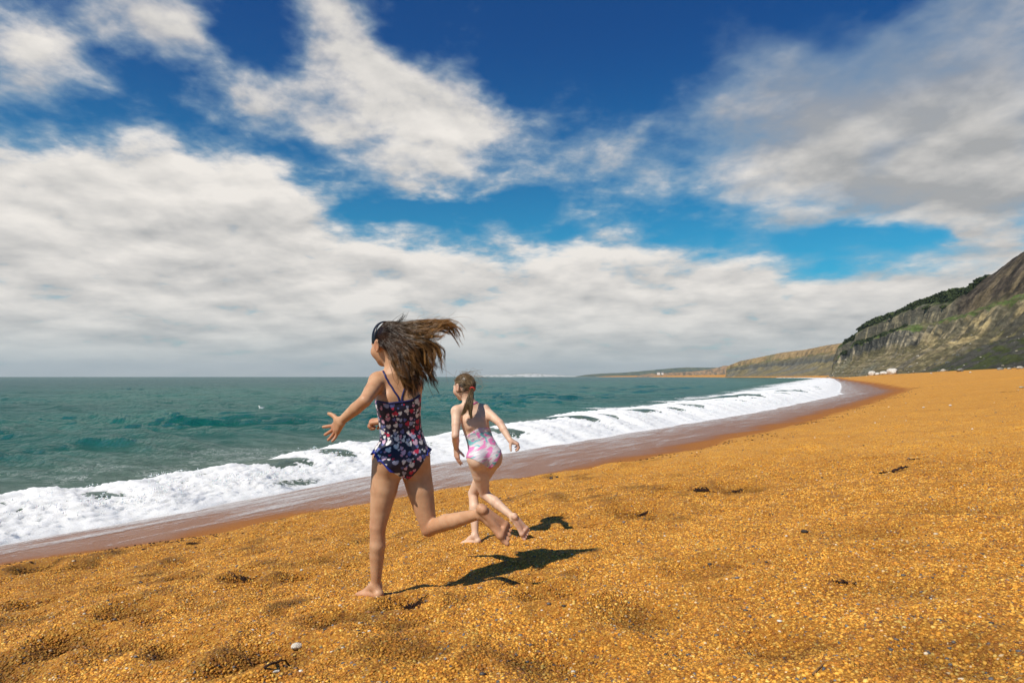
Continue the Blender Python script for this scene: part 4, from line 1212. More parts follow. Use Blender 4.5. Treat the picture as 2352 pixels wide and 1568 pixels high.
def person(skin, label, org, J, sc, Fp, Fs, Fh, uph, sec, bend, H=0.0038):
    """J: joints in metres.  Returns handles for dressing the figure"""
    root = empty('person', org, label, 'person', None)
    allp = np.array([v_ for v_ in J.values() if isinstance(v_, np.ndarray)])
    lo, hi = allp.min(0) - 0.14, allp.max(0) + 0.14
    new = lambda: Field(lo, hi, H)
    Lp, Ls = np.array([-Fp[1], Fp[0], 0]), np.array([-Fs[1], Fs[0], 0])
    tor = Torso(J['crotch'], J['neck'], Lp, Ls, sec, bend)
    trunk = new(); tor.add(trunk)
    back = -np.array([Fp[0], Fp[1], 0.0])
    for sd in ('l', 'r'):
        hp = J['hip_' + sd]
        trunk.ell(hp + back * .040 * sc + np.array([0, 0, -.006]) * sc, (unit(Lp), back, np.array([0, 0, 1.])), (.060 * sc, .062 * sc, .070 * sc), .028)
    # shoulders and shoulder blades
    for sd in ('l', 'r'):
        sh = J['sh_' + sd]
        ctr = J['neck'] - tor.ax * .045 * sc
        trunk.cone(ctr, sh, .042 * sc, .034 * sc, .03)
        trunk.cone(J['neck'] + tor.ax * .012 * sc, sh, .026 * sc, .026 * sc, .035)
        bl = ctr * .45 + sh * .55 - tor.ax * .07 * sc - np.array([Fs[0], Fs[1], 0]) * .050 * sc
        trunk.cone(bl, bl - tor.ax * .05 * sc, .022 * sc, .016 * sc, .03)
    q, ax = head_field(trunk, J['head'], Fh, uph, sc, J['neck'])
    body = new(); body.d[:] = trunk.d
    legs = new(); legs.d[:] = trunk.d
    for sd in ('l', 'r'):
        g = new()
        hp, kn, an = J['hip_' + sd], J['knee_' + sd], J['ankle_' + sd]
        kb = (kn - hp) / np.linalg.norm(kn - hp) - (an - kn) / np.linalg.norm(an - kn)                 # kneecap side
        kb = unit(kb + np.array([Fp[0], Fp[1], 0]) * max(0.0, .8 - np.linalg.norm(kb)) * 1.5)
        g.chain([hp, hp * .55 + kn * .45, kn], [.079 * sc, .063 * sc, .0385 * sc], .0, .006)
        g.cone(hp * .85 + kn * .15 - kb * .012 * sc, hp * .35 + kn * .65 - kb * .010 * sc, .052 * sc, .036 * sc, .02)
        cal = kn * .68 + an * .32 - kb * .013 * sc
        g.cone(kn, kn * .5 + an * .5, .0355 * sc, .034 * sc, .008); g.cone(kn * .5 + an * .5, an, .0335 * sc, .0215 * sc, .005)
        g.cone(kn * .9 + an * .1 - kb * .006 * sc, cal, .030 * sc, .0325 * sc, .012); g.cone(cal, an - kb * .010 * sc, .0325 * sc, .0145 * sc, .012)
        g.cone(kn + kb * .012 * sc, kn * .93 + an * .07 + kb * .012 * sc, .026 * sc, .022 * sc, .018)
        ff, fn, fi = J['foot_' + sd]
        foot(g, an, np.array(ff), np.array(fn), np.array(fi), sc * 1.06)
        out_ = unit(np.cross(unit(np.array(ff)), unit(np.array(fn))))
        for e in (-1, 1): g.cone(an + out_ * e * .016 * sc, an + out_ * e * .017 * sc, .011 * sc, .011 * sc, .014)
        t = new(); t.d[:] = smin(trunk.d, g.d, 0.030 * sc)
        body.d[:] = smin(body.d, t.d, .004); legs.d[:] = smin(legs.d, t.d, .004)
    for sd in ('l', 'r'):
        g = new()
        sh, el, wr = J['sh_' + sd], J['elb_' + sd], J['wr_' + sd]
        g.chain([sh, sh * .45 + el * .55, el], [.041 * sc, .0335 * sc, .0275 * sc], 0, .005)
        g.chain([el, el * .62 + wr * .38, wr], [.028 * sc, .0280 * sc, .0185 * sc], .006, .004)
        hd = J['hand_' + sd]
        hand(g, wr, np.array(hd[0]), np.array(hd[1]), np.array(hd[2]), sc * 1.04, hd[3], hd[4], hd[5])
        t = new(); t.d[:] = smin(trunk.d, g.d, 0.022 * sc)
        body.d[:] = smin(body.d, t.d, .003)
    V, F = surface(body.d, lo, H, 4)
    # warmer skin at joints, soles, fingers and cheeks
    fl = np.zeros(len(V))
    for nm, r in (('knee_l', .05), ('knee_r', .05), ('elb_l', .035), ('elb_r', .035)):
        fl = np.maximum(fl, .40 * np.exp(-(np.linalg.norm(V - J[nm], axis=1) / (r * sc)) ** 2))
    for sd in ('l', 'r'):
        ff, fn, fi = [unit(np.array(z_)) for z_ in J['foot_' + sd]]
        pp = V - J['ankle_' + sd]
        fl = np.maximum(fl, .35 * sstep(.022 * sc, .060 * sc, pp @ fn) * (np.linalg.norm(pp, axis=1) < .20 * sc))
        tip = J['wr_' + sd] + unit(np.array(J['hand_' + sd][0])) * .09 * sc
        fl = np.maximum(fl, .75 * np.exp(-(np.linalg.norm(V - tip, axis=1) / (.06 * sc)) ** 2))
    for sg in (-1, 1):
        fl = np.maximum(fl, .55 * np.exp(-(np.linalg.norm(V - q(sg * .05, .055, -.035), axis=1) / (.028 * sc)) ** 2))
        fl = np.maximum(fl, .75 * np.exp(-(np.linalg.norm(V - q(sg * .076, -.008, -.014), axis=1) / (.026 * sc)) ** 2))
    fl = np.maximum(fl, np.exp(-(np.linalg.norm(V - q(0, .082, -.066), axis=1) / (.014 * sc)) ** 2))
    bo = mesh_np('body', V - org, F, skin, root, attrs={'flush': fl})
    # eyes
    for sg in (-1, 1):
        ev = np.array(q(sg * .030, .068, -.010))
        em = mesh_np('eye', ICO_V @ np.diag([.011 * sc] * 3) + ev - org, ICO_F, MAT_EYE, root)
    return root, dict(tor=tor, trunk=trunk, legs=legs, body=body, q=q, ax=ax, lo=lo, H=H)
m_eye, p_eye, _o = material('eye'); put(p_eye, Base_Color=(0.10, 0.06, 0.04), Roughness=0.15)
MAT_EYE = m_eye

def suit_mesh(name, Hn, hcut, htop, mat, root, org, off=0.0032):
    tor, fld = Hn['tor'], Hn['legs']
    m = np.array([.17, .17, .05])
    sl = fld.box([tor.o - tor.ax * .05, tor.o + tor.ax * (tor.len + .0)], .16)
    X, Y, Z = fld.axes(sl)
    l, f, h = tor.coords(X, Y, Z)
    d = np.maximum(fld.d[sl] - off, np.maximum(hcut(l, f) - h, h - htop(l, f)))
    lo = fld.lo + np.array([s_.start for s_ in sl]) * fld.h
    V, F = surface(d.astype(np.float32), lo, fld.h, 4)
    lv, fv, hv = tor.coords(V[:, 0], V[:, 1], V[:, 2])
    ang = np.arctan2(lv, -fv)
    return mesh_np(name, V - org, F, mat, root, attrs={'su': ang * 0.095, 'sh': hv})

# ------------------------------------------------------------------ the older girl
def heart_material():
    m, p, out = material('heart_print')
    su, sh = eattr('su'), eattr('sh')
    uv = evec(su, sh, 0)
    col_ = None
    base = (0.006, 0.007, 0.032)
    c = emix(0.0, base, base)
    for (sc_, off, size, seed) in ((62.0, 0.007, 0.24, 2), (36.0, 0.0165, 0.22, 1), (31.0, 0.0, 0.31, 0)):
        uv2 = evec(su + off, sh + off * 1.3, 0)
        vo = evoronoi(uv2, sc_, 'F1', '2D', 0.55)
        px_, py_, pz_ = esep(vo.outputs['Position'])
        r, g, b = eseparate(vo.outputs['Color'])
        x0, y0 = (su + off) - px_, (sh + off * 1.3) - py_
        a = (r - 0.5) * 1.1
        ca, sa = E.m('COSINE', a), E.m('SINE', a)
        k = sc_ / size * 1.0
        s_ = k / (0.75 + 0.5 * g)
        x = (x0 * ca + y0 * sa) * s_; y = (y0 * ca - x0 * sa) * s_ * 1.05
        hh = x * x + y * y - 1.0
        inside = hh * hh * hh - x * x * y * y * y
        msk = esmooth(inside, 0.05, -0.10)
        hue = E.m('FRACT', b * 7.31 + seed * 0.37)
        hc = eramp(hue, [(0, (0.72, 0.70, 0.70)), (.24, (0.30, 0.33, 0.48)), (.42, (0.60, 0.26, 0.34)), (.56, (0.50, 0.012, 0.055)), (.68, (0.10, 0.12, 0.33)), (.80, (0.76, 0.72, 0.70)), (.92, (0.62, 0.40, 0.52))], 'CONSTANT')
        msk = msk * E.m('GREATER_THAN', g, (0.14, 0.52, 0.68)[seed])
        c = emix(msk, c, hc)
    fine = enoise(uv, 900.0, 2, 0.5)
    wr = enoise(uv, 24.0, 4, 0.6, 0.5)
    put(p, Base_Color=c, Roughness=0.62, Normal=ebump(wr, 0.35, 0.008), Sheen_Weight=0.1)
    return m
def pastel_material():
    m, p, out = material('tie_dye_print')
    su, sh = eattr('su'), eattr('sh')
    uv = evec(su * 0.75, sh * 1.5 + su * 0.25, 0)
    a = enoise(uv, 15.0, 3, 0.5, 0.6); b = enoise(evec(su * 0.7 + 4, sh * 1.6 - su * .2, 2), 17.0, 3, 0.5, 0.7)
    w = enoise(evec(su * .5, sh * 2.2 + su * .3, 7), 30.0, 3, 0.55, 0.8)
    c = emix(esmooth(w, 0.35, 0.62), (0.70, 0.66, 0.66), (0.52, 0.47, 0.52))
    c = emix(esmooth(a, 0.49, 0.54), c, (0.70, 0.20, 0.43))
    c = emix(esmooth(b, 0.56, 0.61) * 0.95, c, (0.13, 0.45, 0.46))
    c = emix(esmooth(a, 0.40, 0.34) * 0.6, c, (0.66, 0.38, 0.58))
    fold = enoise(evec(su * .35, sh * 2.4 + su * .5, 1), 20.0, 4, 0.6, 0.3)
    put(p, Base_Color=c, Roughness=0.55, Normal=ebump(fold, 0.5, 0.009))
    return m
def plain(name, c, rough=0.6, spec=0.4, bump=None):
    m, p, out = material(name)
    n = enoise(ecoord('Object'), 60.0, 4, 0.6)
    put(p, Base_Color=emix(esmooth(n, 0.3, 0.7), tuple(v_ * 0.82 for v_ in c), tuple(min(1, v_ * 1.12) for v_ in c)), Roughness=rough, Specular_IOR_Level=spec)
    if bump: put(p, Normal=ebump(n, 0.5, bump))
    return m
GIRL_A = dict(
    head=at(894, 789, 3.28), neck=at(908, 862, 3.25), crotch=at(931, 1083, 3.31),
    hip_l=at(893, 1053, 3.28), hip_r=at(950, 1056, 3.34), knee_l=at(868, 1208, 3.27), ankle_l=at(863, 1344, 3.305),
    knee_r=at(985, 1212, 3.33), ankle_r=at(1106, 1179, 3.12),
    sh_l=at(868, 875, 3.22), sh_r=at(950, 884, 3.31), elb_l=at(838, 920, 3.05), wr_l=at(783, 967, 3.09),
    elb_r=at(952, 972, 3.40), wr_r=at(880, 966, 3.53))
def girl_a():
    J = dict(GIRL_A)
    J['foot_l'] = ((-.62, .72, -.02), (0, 0, -1), (.7, .5, 0))
    J['foot_r'] = ((.62, .20, -.74), (.52, -.80, .20), (-.6, -.1, -.6))
    J['hand_l'] = ((-.55, .50, -.62), (-.55, -.80, .10), (-.2, .2, .95), (.25, .15, .20, .30), .55, (0.35, 0.9, 0.15))
    J['hand_r'] = ((-.93, .10, -.12), (0.1, .25, -.9), (-.1, .8, .5), (1.15, 1.2, 1.2, 1.25), .05, (0.6, .2, .9))
    org = np.array([*at(862, 1375, 3.305)[:2], 0.0]); org[2] = ground_z(org[0], org[1])
    a = R(-14); Fp = (math.sin(a), math.cos(a)); b = R(-20); Fs = (math.sin(b), math.cos(b)); hd = R(-44); Fh = np.array([math.sin(hd), math.cos(hd), -.05])
    sec = [(-.012, .050, .055), (.03, .098, .082), (.075, .118, .090), (.13, .106, .080), (.205, .092, .070), (.285, .096, .076), (.36, .105, .078), (.42, .088, .062), (.455, .052, .048), (.475, .042, .042)]
    bend = [(0, 0, -.0), (.08, .0, -.006), (.2, 0, .012), (.32, 0, -.006), (.47, 0, .0)]
    root, Hn = person(MAT_SKIN_A, 'older running girl in navy swimsuit with heart print, long brown hair blowing', org, J, 1.0, Fp, Fs, Fh, np.array([-.06, .05, 1.]), sec, bend)
    tor, q = Hn['tor'], Hn['q']
    navy = plain('navy_trim', (0.012, 0.014, 0.095), 0.55)
    hcut = lambda l, f: -.030 + .125 * np.clip(np.abs(l) / .115, 0, 1.3) ** 1.25
    htop = lambda l, f: np.where(f > 0, .395, .352 + .25 * np.clip(np.abs(l) - .055, 0, .1))
    suit = suit_mesh('swimsuit', Hn, hcut, htop, heart_material(), root, org)
    # straps crossing from the back seam over the shoulders
    fld = Hn['trunk']
    for sg in (1, -1):
        keys = [(0.004 * sg, .346), (.010 * sg, .375), (.026 * sg, .41), (.040 * sg, .44), (.050 * sg, .462)]
        pts = np.array([tor.point(l_, -.075 if h_ < .43 else -.045, h_) for l_, h_ in keys] + [tor.point(.058 * sg, .02, .46), tor.point(.062 * sg, .065, .41), tor.point(.060 * sg, .08, .38)])
        pp = spline(pts[None], 60)[0]
        bf2 = Hn['body']
        pp = bf2.project(pp, 0.0024)
        tube_mesh('strap', pp, 0.0046, navy, suit, org, 8, (bf2.grad(pp), 0.45))
    pts = np.array([tor.point(l_, -.10 * math.sqrt(max(0, 1 - (l_ / .105) ** 2)) , .352 + .25 * max(0, abs(l_) - .055)) for l_ in np.linspace(-.098, .098, 50)])
    pp = Hn['legs'].project(pts, 0.0036)
    tube_mesh('trim', pp, 0.0042, navy, suit, org, 8, (Hn['legs'].grad(pp), 0.6))
    # frills at the hips
    fr = plain('frill_cloth', (0.016, 0.026, 0.24), 0.6)
    for sg in (1, -1):
        n = 90
        tt = np.linspace(0, 1, n)
        ph = R(-48) + tt * R(112) if sg > 0 else R(-40) + tt * R(80)
        l_ = np.cos(ph) * 0.13 * sg; f_ = -np.sin(ph) * 0.10
        hh = hcut(np.abs(l_) * 0.82, f_) + .016
        base = np.array([tor.point(a_, b_, c_) for a_, b_, c_ in zip(l_, f_, hh)])
        for _ in range(5):
            base = Hn['legs'].project(base, 0.003)
            la, fa, ha = tor.coords(base[:, 0], base[:, 1], base[:, 2])
            base = base + tor.ax * (hcut(la, fa) + .006 - ha)[:, None] * .8
        nr = Hn['legs'].grad(base); nr = nr - (nr @ tor.ax)[:, None] * tor.ax; nr /= np.linalg.norm(nr, axis=1)[:, None]
        wave = np.sin(tt * 42) * .6 + .4 * np.sin(tt * 27 + 1)
        env = np.sin(tt * math.pi) ** 0.4
        al = np.gradient(base, axis=0); al /= np.linalg.norm(al, axis=1)[:, None]
        rows = [base + nr * (.002 + (.008 * r_ + .009 * r_ * wave) * env)[:, None] - tor.ax * ((.017 * r_ + .005 * r_ * np.cos(tt * 42)) * env)[:, None] + al * (.006 * r_ * np.cos(tt * 42) * env)[:, None] for r_ in (0, .35, .7, 1.0)]
        o = mesh_np('frill', np.stack(rows, 1).reshape(-1, 3) - org, grid_faces(n, 4), fr, suit)
        so = o.modifiers.new('thickness', 'SOLIDIFY'); so.thickness = 0.0016; so.offset = 0
    # hair band
    band = plain('hair_band_cloth', (0.008, 0.008, 0.012), 0.35, 0.5)
    an = np.linspace(R(-104), R(104), 60)
    P = np.array([q(.079 * math.sin(t_), .034 - .020 * abs(math.sin(t_)), .020 + .088 * math.cos(t_)) for t_ in an])
    ctr = np.array(q(0, .02, .0)); nr = P - ctr
    tube_mesh('headband', P, 0.0135, band, root, org, 10, (nr, 0.32))
    # hair
    rg = np.random.default_rng(4)
    hm = hair_material('brown_hair')
    dark, brown, gold = C_(.012, .0052, .0025), C_(.130, .054, .017), C_(.56, .285, .085)
    cap = scalp_cap('hair', q, hm, root, org, dark)
    G = {   # guides: bearings and depth offsets of the locks as the wind holds them, weight, spread, tip colour
        'a': ([(912, 744, -.02), (955, 745, -.04), (1003, 743, -.04), (1042, 751, -.02), (1057, 774, 0)], .11, 7, 1.0),
        'b': ([(920, 752, -.05), (962, 753, -.06), (1008, 750, -.06), (1038, 741, -.05)], .10, 7, .95),
        'c': ([(925, 763, -.07), (962, 767, -.09), (994, 772, -.09), (1022, 760, -.08)], .07, 8, .8),
        'd': ([(928, 778, -.09), (962, 782, -.11), (992, 792, -.10), (1008, 818, -.09), (1003, 842, -.09)], .06, 8, .7),
        'e': ([(922, 782, -.11), (952, 800, -.13), (972, 826, -.12), (982, 856, -.10), (992, 880, -.09)], .13, 10, .25),
        'f': ([(912, 796, -.12), (930, 832, -.14), (944, 866, -.14), (958, 904, -.13)], .19, 10, .15),
        'g': ([(900, 804, -.11), (911, 834, -.14), (924, 860, -.15), (944, 888, -.14)], .14, 7, .45),
        'h': ([(914, 788, -.12), (938, 816, -.15), (952, 844, -.15), (966, 872, -.14)], .14, 10, .40),
        'i': ([(930, 786, -.11), (958, 790, -.13), (984, 806, -.13), (992, 836, -.12), (986, 858, -.12)], .06, 10, .6),
    }
    n = 3900
    d, Rt = scalp_points(q, rg, n, hairline)
    names = list(G); wts = np.array([G[k_][1] for k_ in names]); wts /= wts.sum()
    # roots high on the head feed the flying locks, low ones the hanging mass
    side = d[:, 2] + 0.22 * rg.normal(size=n)
    order = np.argsort(-side); cum = np.cumsum(wts); gi = np.empty(n, int); gi[order] = np.searchsorted(cum, (np.arange(n) + .5) / n)
    gi = np.minimum(gi, len(names) - 1)
    m, NC, K = 22, 34, 8
    # each root joins the nearest of the locks of its guide, so locks stay together from the scalp down
    clump = np.zeros(n, int)
    for g_ in range(len(names)):
        w_ = np.flatnonzero(gi == g_)
        ctr = d[rg.choice(w_, min(NC, len(w_)))]
        clump[w_] = np.argmin(((d[w_][:, None] - ctr[None]) ** 2).sum(2), 1)
    coff = rg.normal(size=(len(names), NC, 3)); cdrift = rg.normal(size=(len(names), NC, 3))
    clen = rg.uniform(.70, 1.06, (len(names), NC)); cphase = rg.uniform(0, 6.28, (len(names), NC, 3)); cfreq = rg.uniform(1.0, 2.6, (len(names), NC, 1))
    camp = rg.uniform(.5, 1.6, (len(names), NC))
    P = np.zeros((n, K, 3)); Hc = GIRL_A['head']
    k_ = np.linspace(0, 1, K - 1)
    GP = [spline(np.array([at(a_, b_, 3.28 + c_) for a_, b_, c_ in G[k2_][0]])[None], K - 1)[0] for k2_ in names]
    for i in range(n):
        gg, c_ = gi[i], clump[i]
        s_ = G[names[gg]][2] / 560.0
        ln = clen[gg, c_] * rg.uniform(.93, 1.03)
        src = np.concatenate([GP[gg], GP[gg][-1:] * 2 - GP[gg][-2:-1]]); kk_ = np.concatenate([k_, [k_[-1] + k_[1]]])
        g = np.array([np.interp(k_ * ln, kk_, src[:, j]) for j in range(3)]).T
        own = rg.normal(size=3) * s_ * .42
        g = g + (coff[gg, c_] * s_ * .85)[None] * np.linspace(.6, 1.25, K - 1)[:, None] + (cdrift[gg, c_] * s_ * .9)[None] * (k_ ** 2)[:, None] + own[None] * (1 - .80 * k_)[:, None]
        P[i, 0] = Rt[i]; P[i, 1:] = g
        for j, w_ in ((1, .45), (2, .12)):
            v_ = Rt[i] * w_ + P[i, j] * (1 - w_) - Hc
            L_ = np.linalg.norm(v_); lim = .100 + .010 * rg.random()
            P[i, j] = Hc + v_ * (max(L_, lim) / L_)
    S = spline(P, m)
    t = np.linspace(0, 1, m)
    S += (np.sin(t[None, :, None] * cfreq[gi, clump][:, None] * 6.28 + cphase[gi, clump][:, None] + rg.normal(size=(n, 1, 1)) * .25)
          * (t ** 1.3)[None, :, None] * (.0085 * camp[gi, clump])[:, None, None])
    fly = rg.random(n) < 0.022
    S[fly] += (np.cumsum(np.cumsum(rg.normal(size=(fly.sum(), m, 3)), 1), 1) * 0.00045 + (rg.normal(size=(fly.sum(), 1, 3)) * .04) * (t ** 2)[None, :, None])
    rad = (rg.uniform(.0006, .00115, (n, 1)) * (1 - 0.75 * t ** 2.5)[None, :])
    ctone = np.random.default_rng(9).uniform(0.1, 1.7, (len(names), NC))[gi, clump]
    tipc = np.array([G[names[g_]][3] for g_ in gi])[:, None] * (.35 + .65 * ctone)[:, None] * rg.uniform(0.5, 1.1, (n, 1)) * np.clip(t * 1.6 - .2, 0, 1)[None, :] ** 1.1
    cc = dark[None, None] + (brown - dark)[None, None] * np.clip(ctone[:, None, None] * rg.uniform(.4, 1.0, (n, 1, 1)) * (0.35 + t)[None, :, None], 0, 1.3)
    cc = cc + (gold - cc) * np.clip(tipc, 0, 1)[..., None]
    strands('lock', S, rad, cc, hm, cap, org)
    # wisp standing up at the crown
    k2 = 26
    base = np.array([at(*p_) for p_ in ((898, 750, 3.25), (912, 742, 3.24), (922, 733, 3.24), (929, 721, 3.24))])
    W = spline(np.repeat(base[None], k2, 0) + rg.normal(size=(k2, 1, 3)) * .006 + rg.normal(size=(k2, 4, 3)) * .003, 14)
    strands('wisp', W, np.repeat((.0011 * (1 - .8 * np.linspace(0, 1, 14)))[None], k2, 0), np.broadcast_to(dark, (k2, 14, 3)), hm, cap, org)
    return root, Hn
girl_a()

# ------------------------------------------------------------------ the younger girl
GIRL_B = dict(
    head=at(1067, 886, 4.56), neck=at(1079, 932, 4.54), crotch=at(1121, 1068, 4.49),
    hip_l=at(1096, 1052, 4.46), hip_r=at(1130, 1051, 4.51), knee_l=at(1113, 1134, 4.56), ankle_l=at(1180, 1189, 4.42),
    knee_r=at(1087, 1133, 4.60), ankle_r=at(1091, 1230, 4.50),
    sh_l=at(1049, 944, 4.49), sh_r=at(1112, 941, 4.56), elb_l=at(1046, 1000, 4.41), wr_l=at(1048, 1031, 4.54),
    elb_r=at(1148, 971, 4.44), wr_r=at(1171, 1010, 4.37))
def girl_b():
    J = dict(GIRL_B); sc = 0.86
    J['foot_r'] = ((-.80, .58, -.10), (-.05, 0, -1), (.4, .8, 0))
    J['foot_l'] = ((.46, .25, -.82), (.42, -.85, -.02), (-.6, -.2, -.3))
    J['hand_l'] = ((.10, .15, -1.0), (.75, .55, .1), (.45, -.6, -.1), (.25, .2, .25, .3), .22, (0.6, .8, .3))
    J['hand_r'] = ((.85, .05, -.45), (-.35, .1, -.9), (-.1, -.95, -.1), (.85, .9, .9, .95), .15, (0.4, .3, 1.3))
    org = np.array([*J['ankle_r'][:2], 0.0]); org[2] = ground_z(org[0], org[1])
    a = R(-16); Fp = (math.sin(a), math.cos(a)); b = R(-17); Fs = (math.sin(b), math.cos(b)); hd = R(-40); Fh = np.array([math.sin(hd), math.cos(hd), -.12])
    sec = [(-.010, .044, .050), (.026, .084, .072), (.064, .100, .078), (.11, .092, .070), (.175, .080, .060), (.24, .083, .064), (.31, .090, .066), (.36, .076, .054), (.385, .046, .042), (.41, .036, .036)]
    bend = [(0, 0, 0), (.07, 0, -.004), (.17, 0, .010), (.28, 0, -.004), (.41, 0, 0)]
    root, Hn = person(MAT_SKIN_B, 'younger running girl in pink and turquoise swimsuit with a ponytail', org, J, sc, Fp, Fs, Fh, np.array([-.10, .12, 1.]), sec, bend)
    tor, q = Hn['tor'], Hn['q']
    hcut = lambda l, f: -.026 + .082 * np.clip(np.abs(l) / .100, 0, 1.3) ** 1.3
    htop = lambda l, f: np.where(f > 0.01, .30, .245 - .02 * np.clip(np.abs(l) / .08, 0, 1))
    suit = suit_mesh('swimsuit', Hn, hcut, htop, pastel_material(), root, org)
    pink = plain('halter_cord', (0.62, 0.13, 0.30), 0.6)
    cord = np.array([tor.point(.055, .065, .315), tor.point(.046, .035, .375), tor.point(.034, -.012, .402), tor.point(0, -.042, .405), tor.point(-.034, -.012, .402), tor.point(-.046, .035, .375), tor.point(-.055, .065, .315)])
    pp = Hn['trunk'].project(spline(cord[None], 50)[0], 0.002)
    tube_mesh('strap', pp, 0.0048, pink, suit, org, 8, (Hn['trunk'].grad(pp), 0.5))
    hm = hair_material('light_brown_hair')
    dark, mid_, lite = C_(.065, .037, .017), C_(.25, .155, .070), C_(.58, .42, .22)
    cap = scalp_cap('hair', q, hm, root, org, C_(.13, .08, .036))
    rg = np.random.default_rng(8)
    n = 1500; m = 16
    d, Rt = scalp_points(q, rg, n, hairline)
    tie = np.array(q(.0, -.101, -.030))
    P = np.zeros((n, 5, 3))
    Hc = GIRL_B['head']
    for i in range(n):
        for j, k_ in enumerate((0, .3, .6, .85, 1.0)):
            p = Rt[i] * (1 - k_) + tie * k_
            v_ = p - Hc
            L_ = np.linalg.norm(v_)
            # stay on the skull
            a_, b_, c_ = [float(v_ @ e) / (r_ * sc) for e, r_ in zip(Hn['ax'], (.0775, .0950, .0885))]
            r_ = math.sqrt(a_ * a_ + b_ * b_ + c_ * c_)
            if r_ < 1 and k_ < 1: v_ = v_ / r_ * (1 + .03 * rg.random())
            P[i, j] = Hc + v_ + rg.normal(size=3) * .0015
    S = spline(P, m)
    t = np.linspace(0, 1, m)
    cl = np.clip(.5 + .35 * np.sin(np.arctan2(d[:, 0], d[:, 2]) * 11)[:, None] + .25 * rg.normal(size=(n, 1)), 0, 1)
    topw = np.clip(d[:, 2:3] * .9 + .05, 0, 1)
    cc = dark + (mid_ - dark) * cl[..., None] + (lite - mid_) * (cl * topw * .75)[..., None]
    cc = np.broadcast_to(cc, (n, 1, 3)) * np.ones((1, m, 1))
    strands('lock', S, np.full((n, m), .0013), cc, hm, cap, org)
    # ponytail swinging left in two forks
    k2 = 520
    fork = rg.random(k2) < .55
    gA = np.array([tie, at(1081, 906, 4.43), at(1074, 926, 4.40), at(1066, 946, 4.40), at(1061, 951, 4.40)])
    gB = np.array([tie, at(1083, 908, 4.43), at(1081, 928, 4.40), at(1080, 946, 4.40), at(1082, 958, 4.40)])
    g = np.where(fork[:, None, None], gA[None], gB[None]) + rg.normal(size=(k2, 1, 3)) * np.array([.006, .006, .004]) * np.array([.35, .8, 1.0, .8, .5])[None, :, None] + rg.normal(size=(k2, 5, 3)) * .003
    S2 = spline(g, 16)
    tt = np.linspace(0, 1, 16)
    c2 = dark + (mid_ * 1.2 - dark) * rg.uniform(0, 1, (k2, 1, 1)) + (lite - mid_) * (rg.uniform(0, .8, (k2, 1, 1)) * tt[None, :, None])
    strands('ponytail', S2, np.repeat((.0013 * (1 - .6 * tt ** 2))[None], k2, 0), c2, hm, cap, org)
    fl = 90
    st = rg.choice(n, fl)
    W = np.stack([Rt[st], Rt[st] + (Rt[st] - Hc) * .12, Rt[st] + (Rt[st] - Hc) * .22 + np.array([.02, -.02, 0]) + rg.normal(size=(fl, 3)) * .012, Rt[st] + np.array([.055, -.03, -.01]) + (Rt[st] - Hc) * .2 + rg.normal(size=(fl, 3)) * .02], 1)
    strands('wisp', spline(W, 10), np.full((fl, 10), .0006), np.broadcast_to(mid_ * 1.2, (fl, 10, 3)), hm, cap, org)
    red = plain('hair_tie_cloth', (0.55, 0.035, 0.03), 0.6)
    ang = np.linspace(0, 2 * math.pi, 25)
    dv = unit(gA[1] - tie); e1 = unit(np.cross(dv, (0, 0, 1.))); e2 = np.cross(dv, e1)
    P = tie + dv * .008 + (np.cos(ang)[:, None] * e1 + np.sin(ang)[:, None] * e2) * .0125
    tube_mesh('hair_tie', P, .0062, red, root, org, 8)
    return root, Hn
girl_b()

# ------------------------------------------------------------------ stones, weed and driftwood on the beach
def rock_mesh(seed, S, sub=3, rough=0.22, facet=0.5):
    bm = bmesh.new(); bmesh.ops.create_icosphere(bm, subdivisions=sub, radius=1.0)
    V = np.array([v_.co[:] for v_ in bm.verts]); F = np.array([[v_.index for v_ in f.verts] for f in bm.faces]); bm.free()
    rg = np.random.default_rng(seed)
    # flat broken faces: clip by random planes
    for _ in range(9):
        nrm = unit(rg.normal(size=3)); c = rg.uniform(0.62, 0.95)
        over = np.maximum(V @ nrm - c, 0); V = V - over[:, None] * nrm * facet * 1.6
    n_ = fbm(V[:, 0] * 1.6 + seed, V[:, 1] * 1.6 + V[:, 2] * 1.1, 4, seed=seed)
    V = V * (1 + rough * n_)[:, None]
    return V * np.asarray(S), F
def stone_material(name, a, b, sc=3.0, rough=0.85):
    m, p, out = material(name)
    pos = ecoord('Object')
    n = enoise(pos, sc, 6, 0.65); n2 = enoise(pos, sc * 5, 4, 0.6)
    put(p, Base_Color=emix(esmooth(n, 0.35, 0.65), a, b), Roughness=rough, Specular_IOR_Level=0.25, Normal=ebump(n2, 0.5, 0.05))
    return m
M_WHITE = stone_material('chalky_stone', (0.68, 0.64, 0.58), (0.50, 0.46, 0.40), 2.0)
M_PALE = stone_material('pale_rock', (0.44, 0.40, 0.33), (0.30, 0.27, 0.22), 1.2)
M_GREY = stone_material('grey_rock', (0.26, 0.25, 0.22), (0.14, 0.135, 0.12), 1.2)
M_DARK = stone_material('dark_stone', (0.035, 0.030, 0.028), (0.06, 0.045, 0.035), 20.0, 0.6)
M_PEB = stone_material('white_pebble', (0.74, 0.68, 0.58), (0.60, 0.52, 0.42), 40.0)
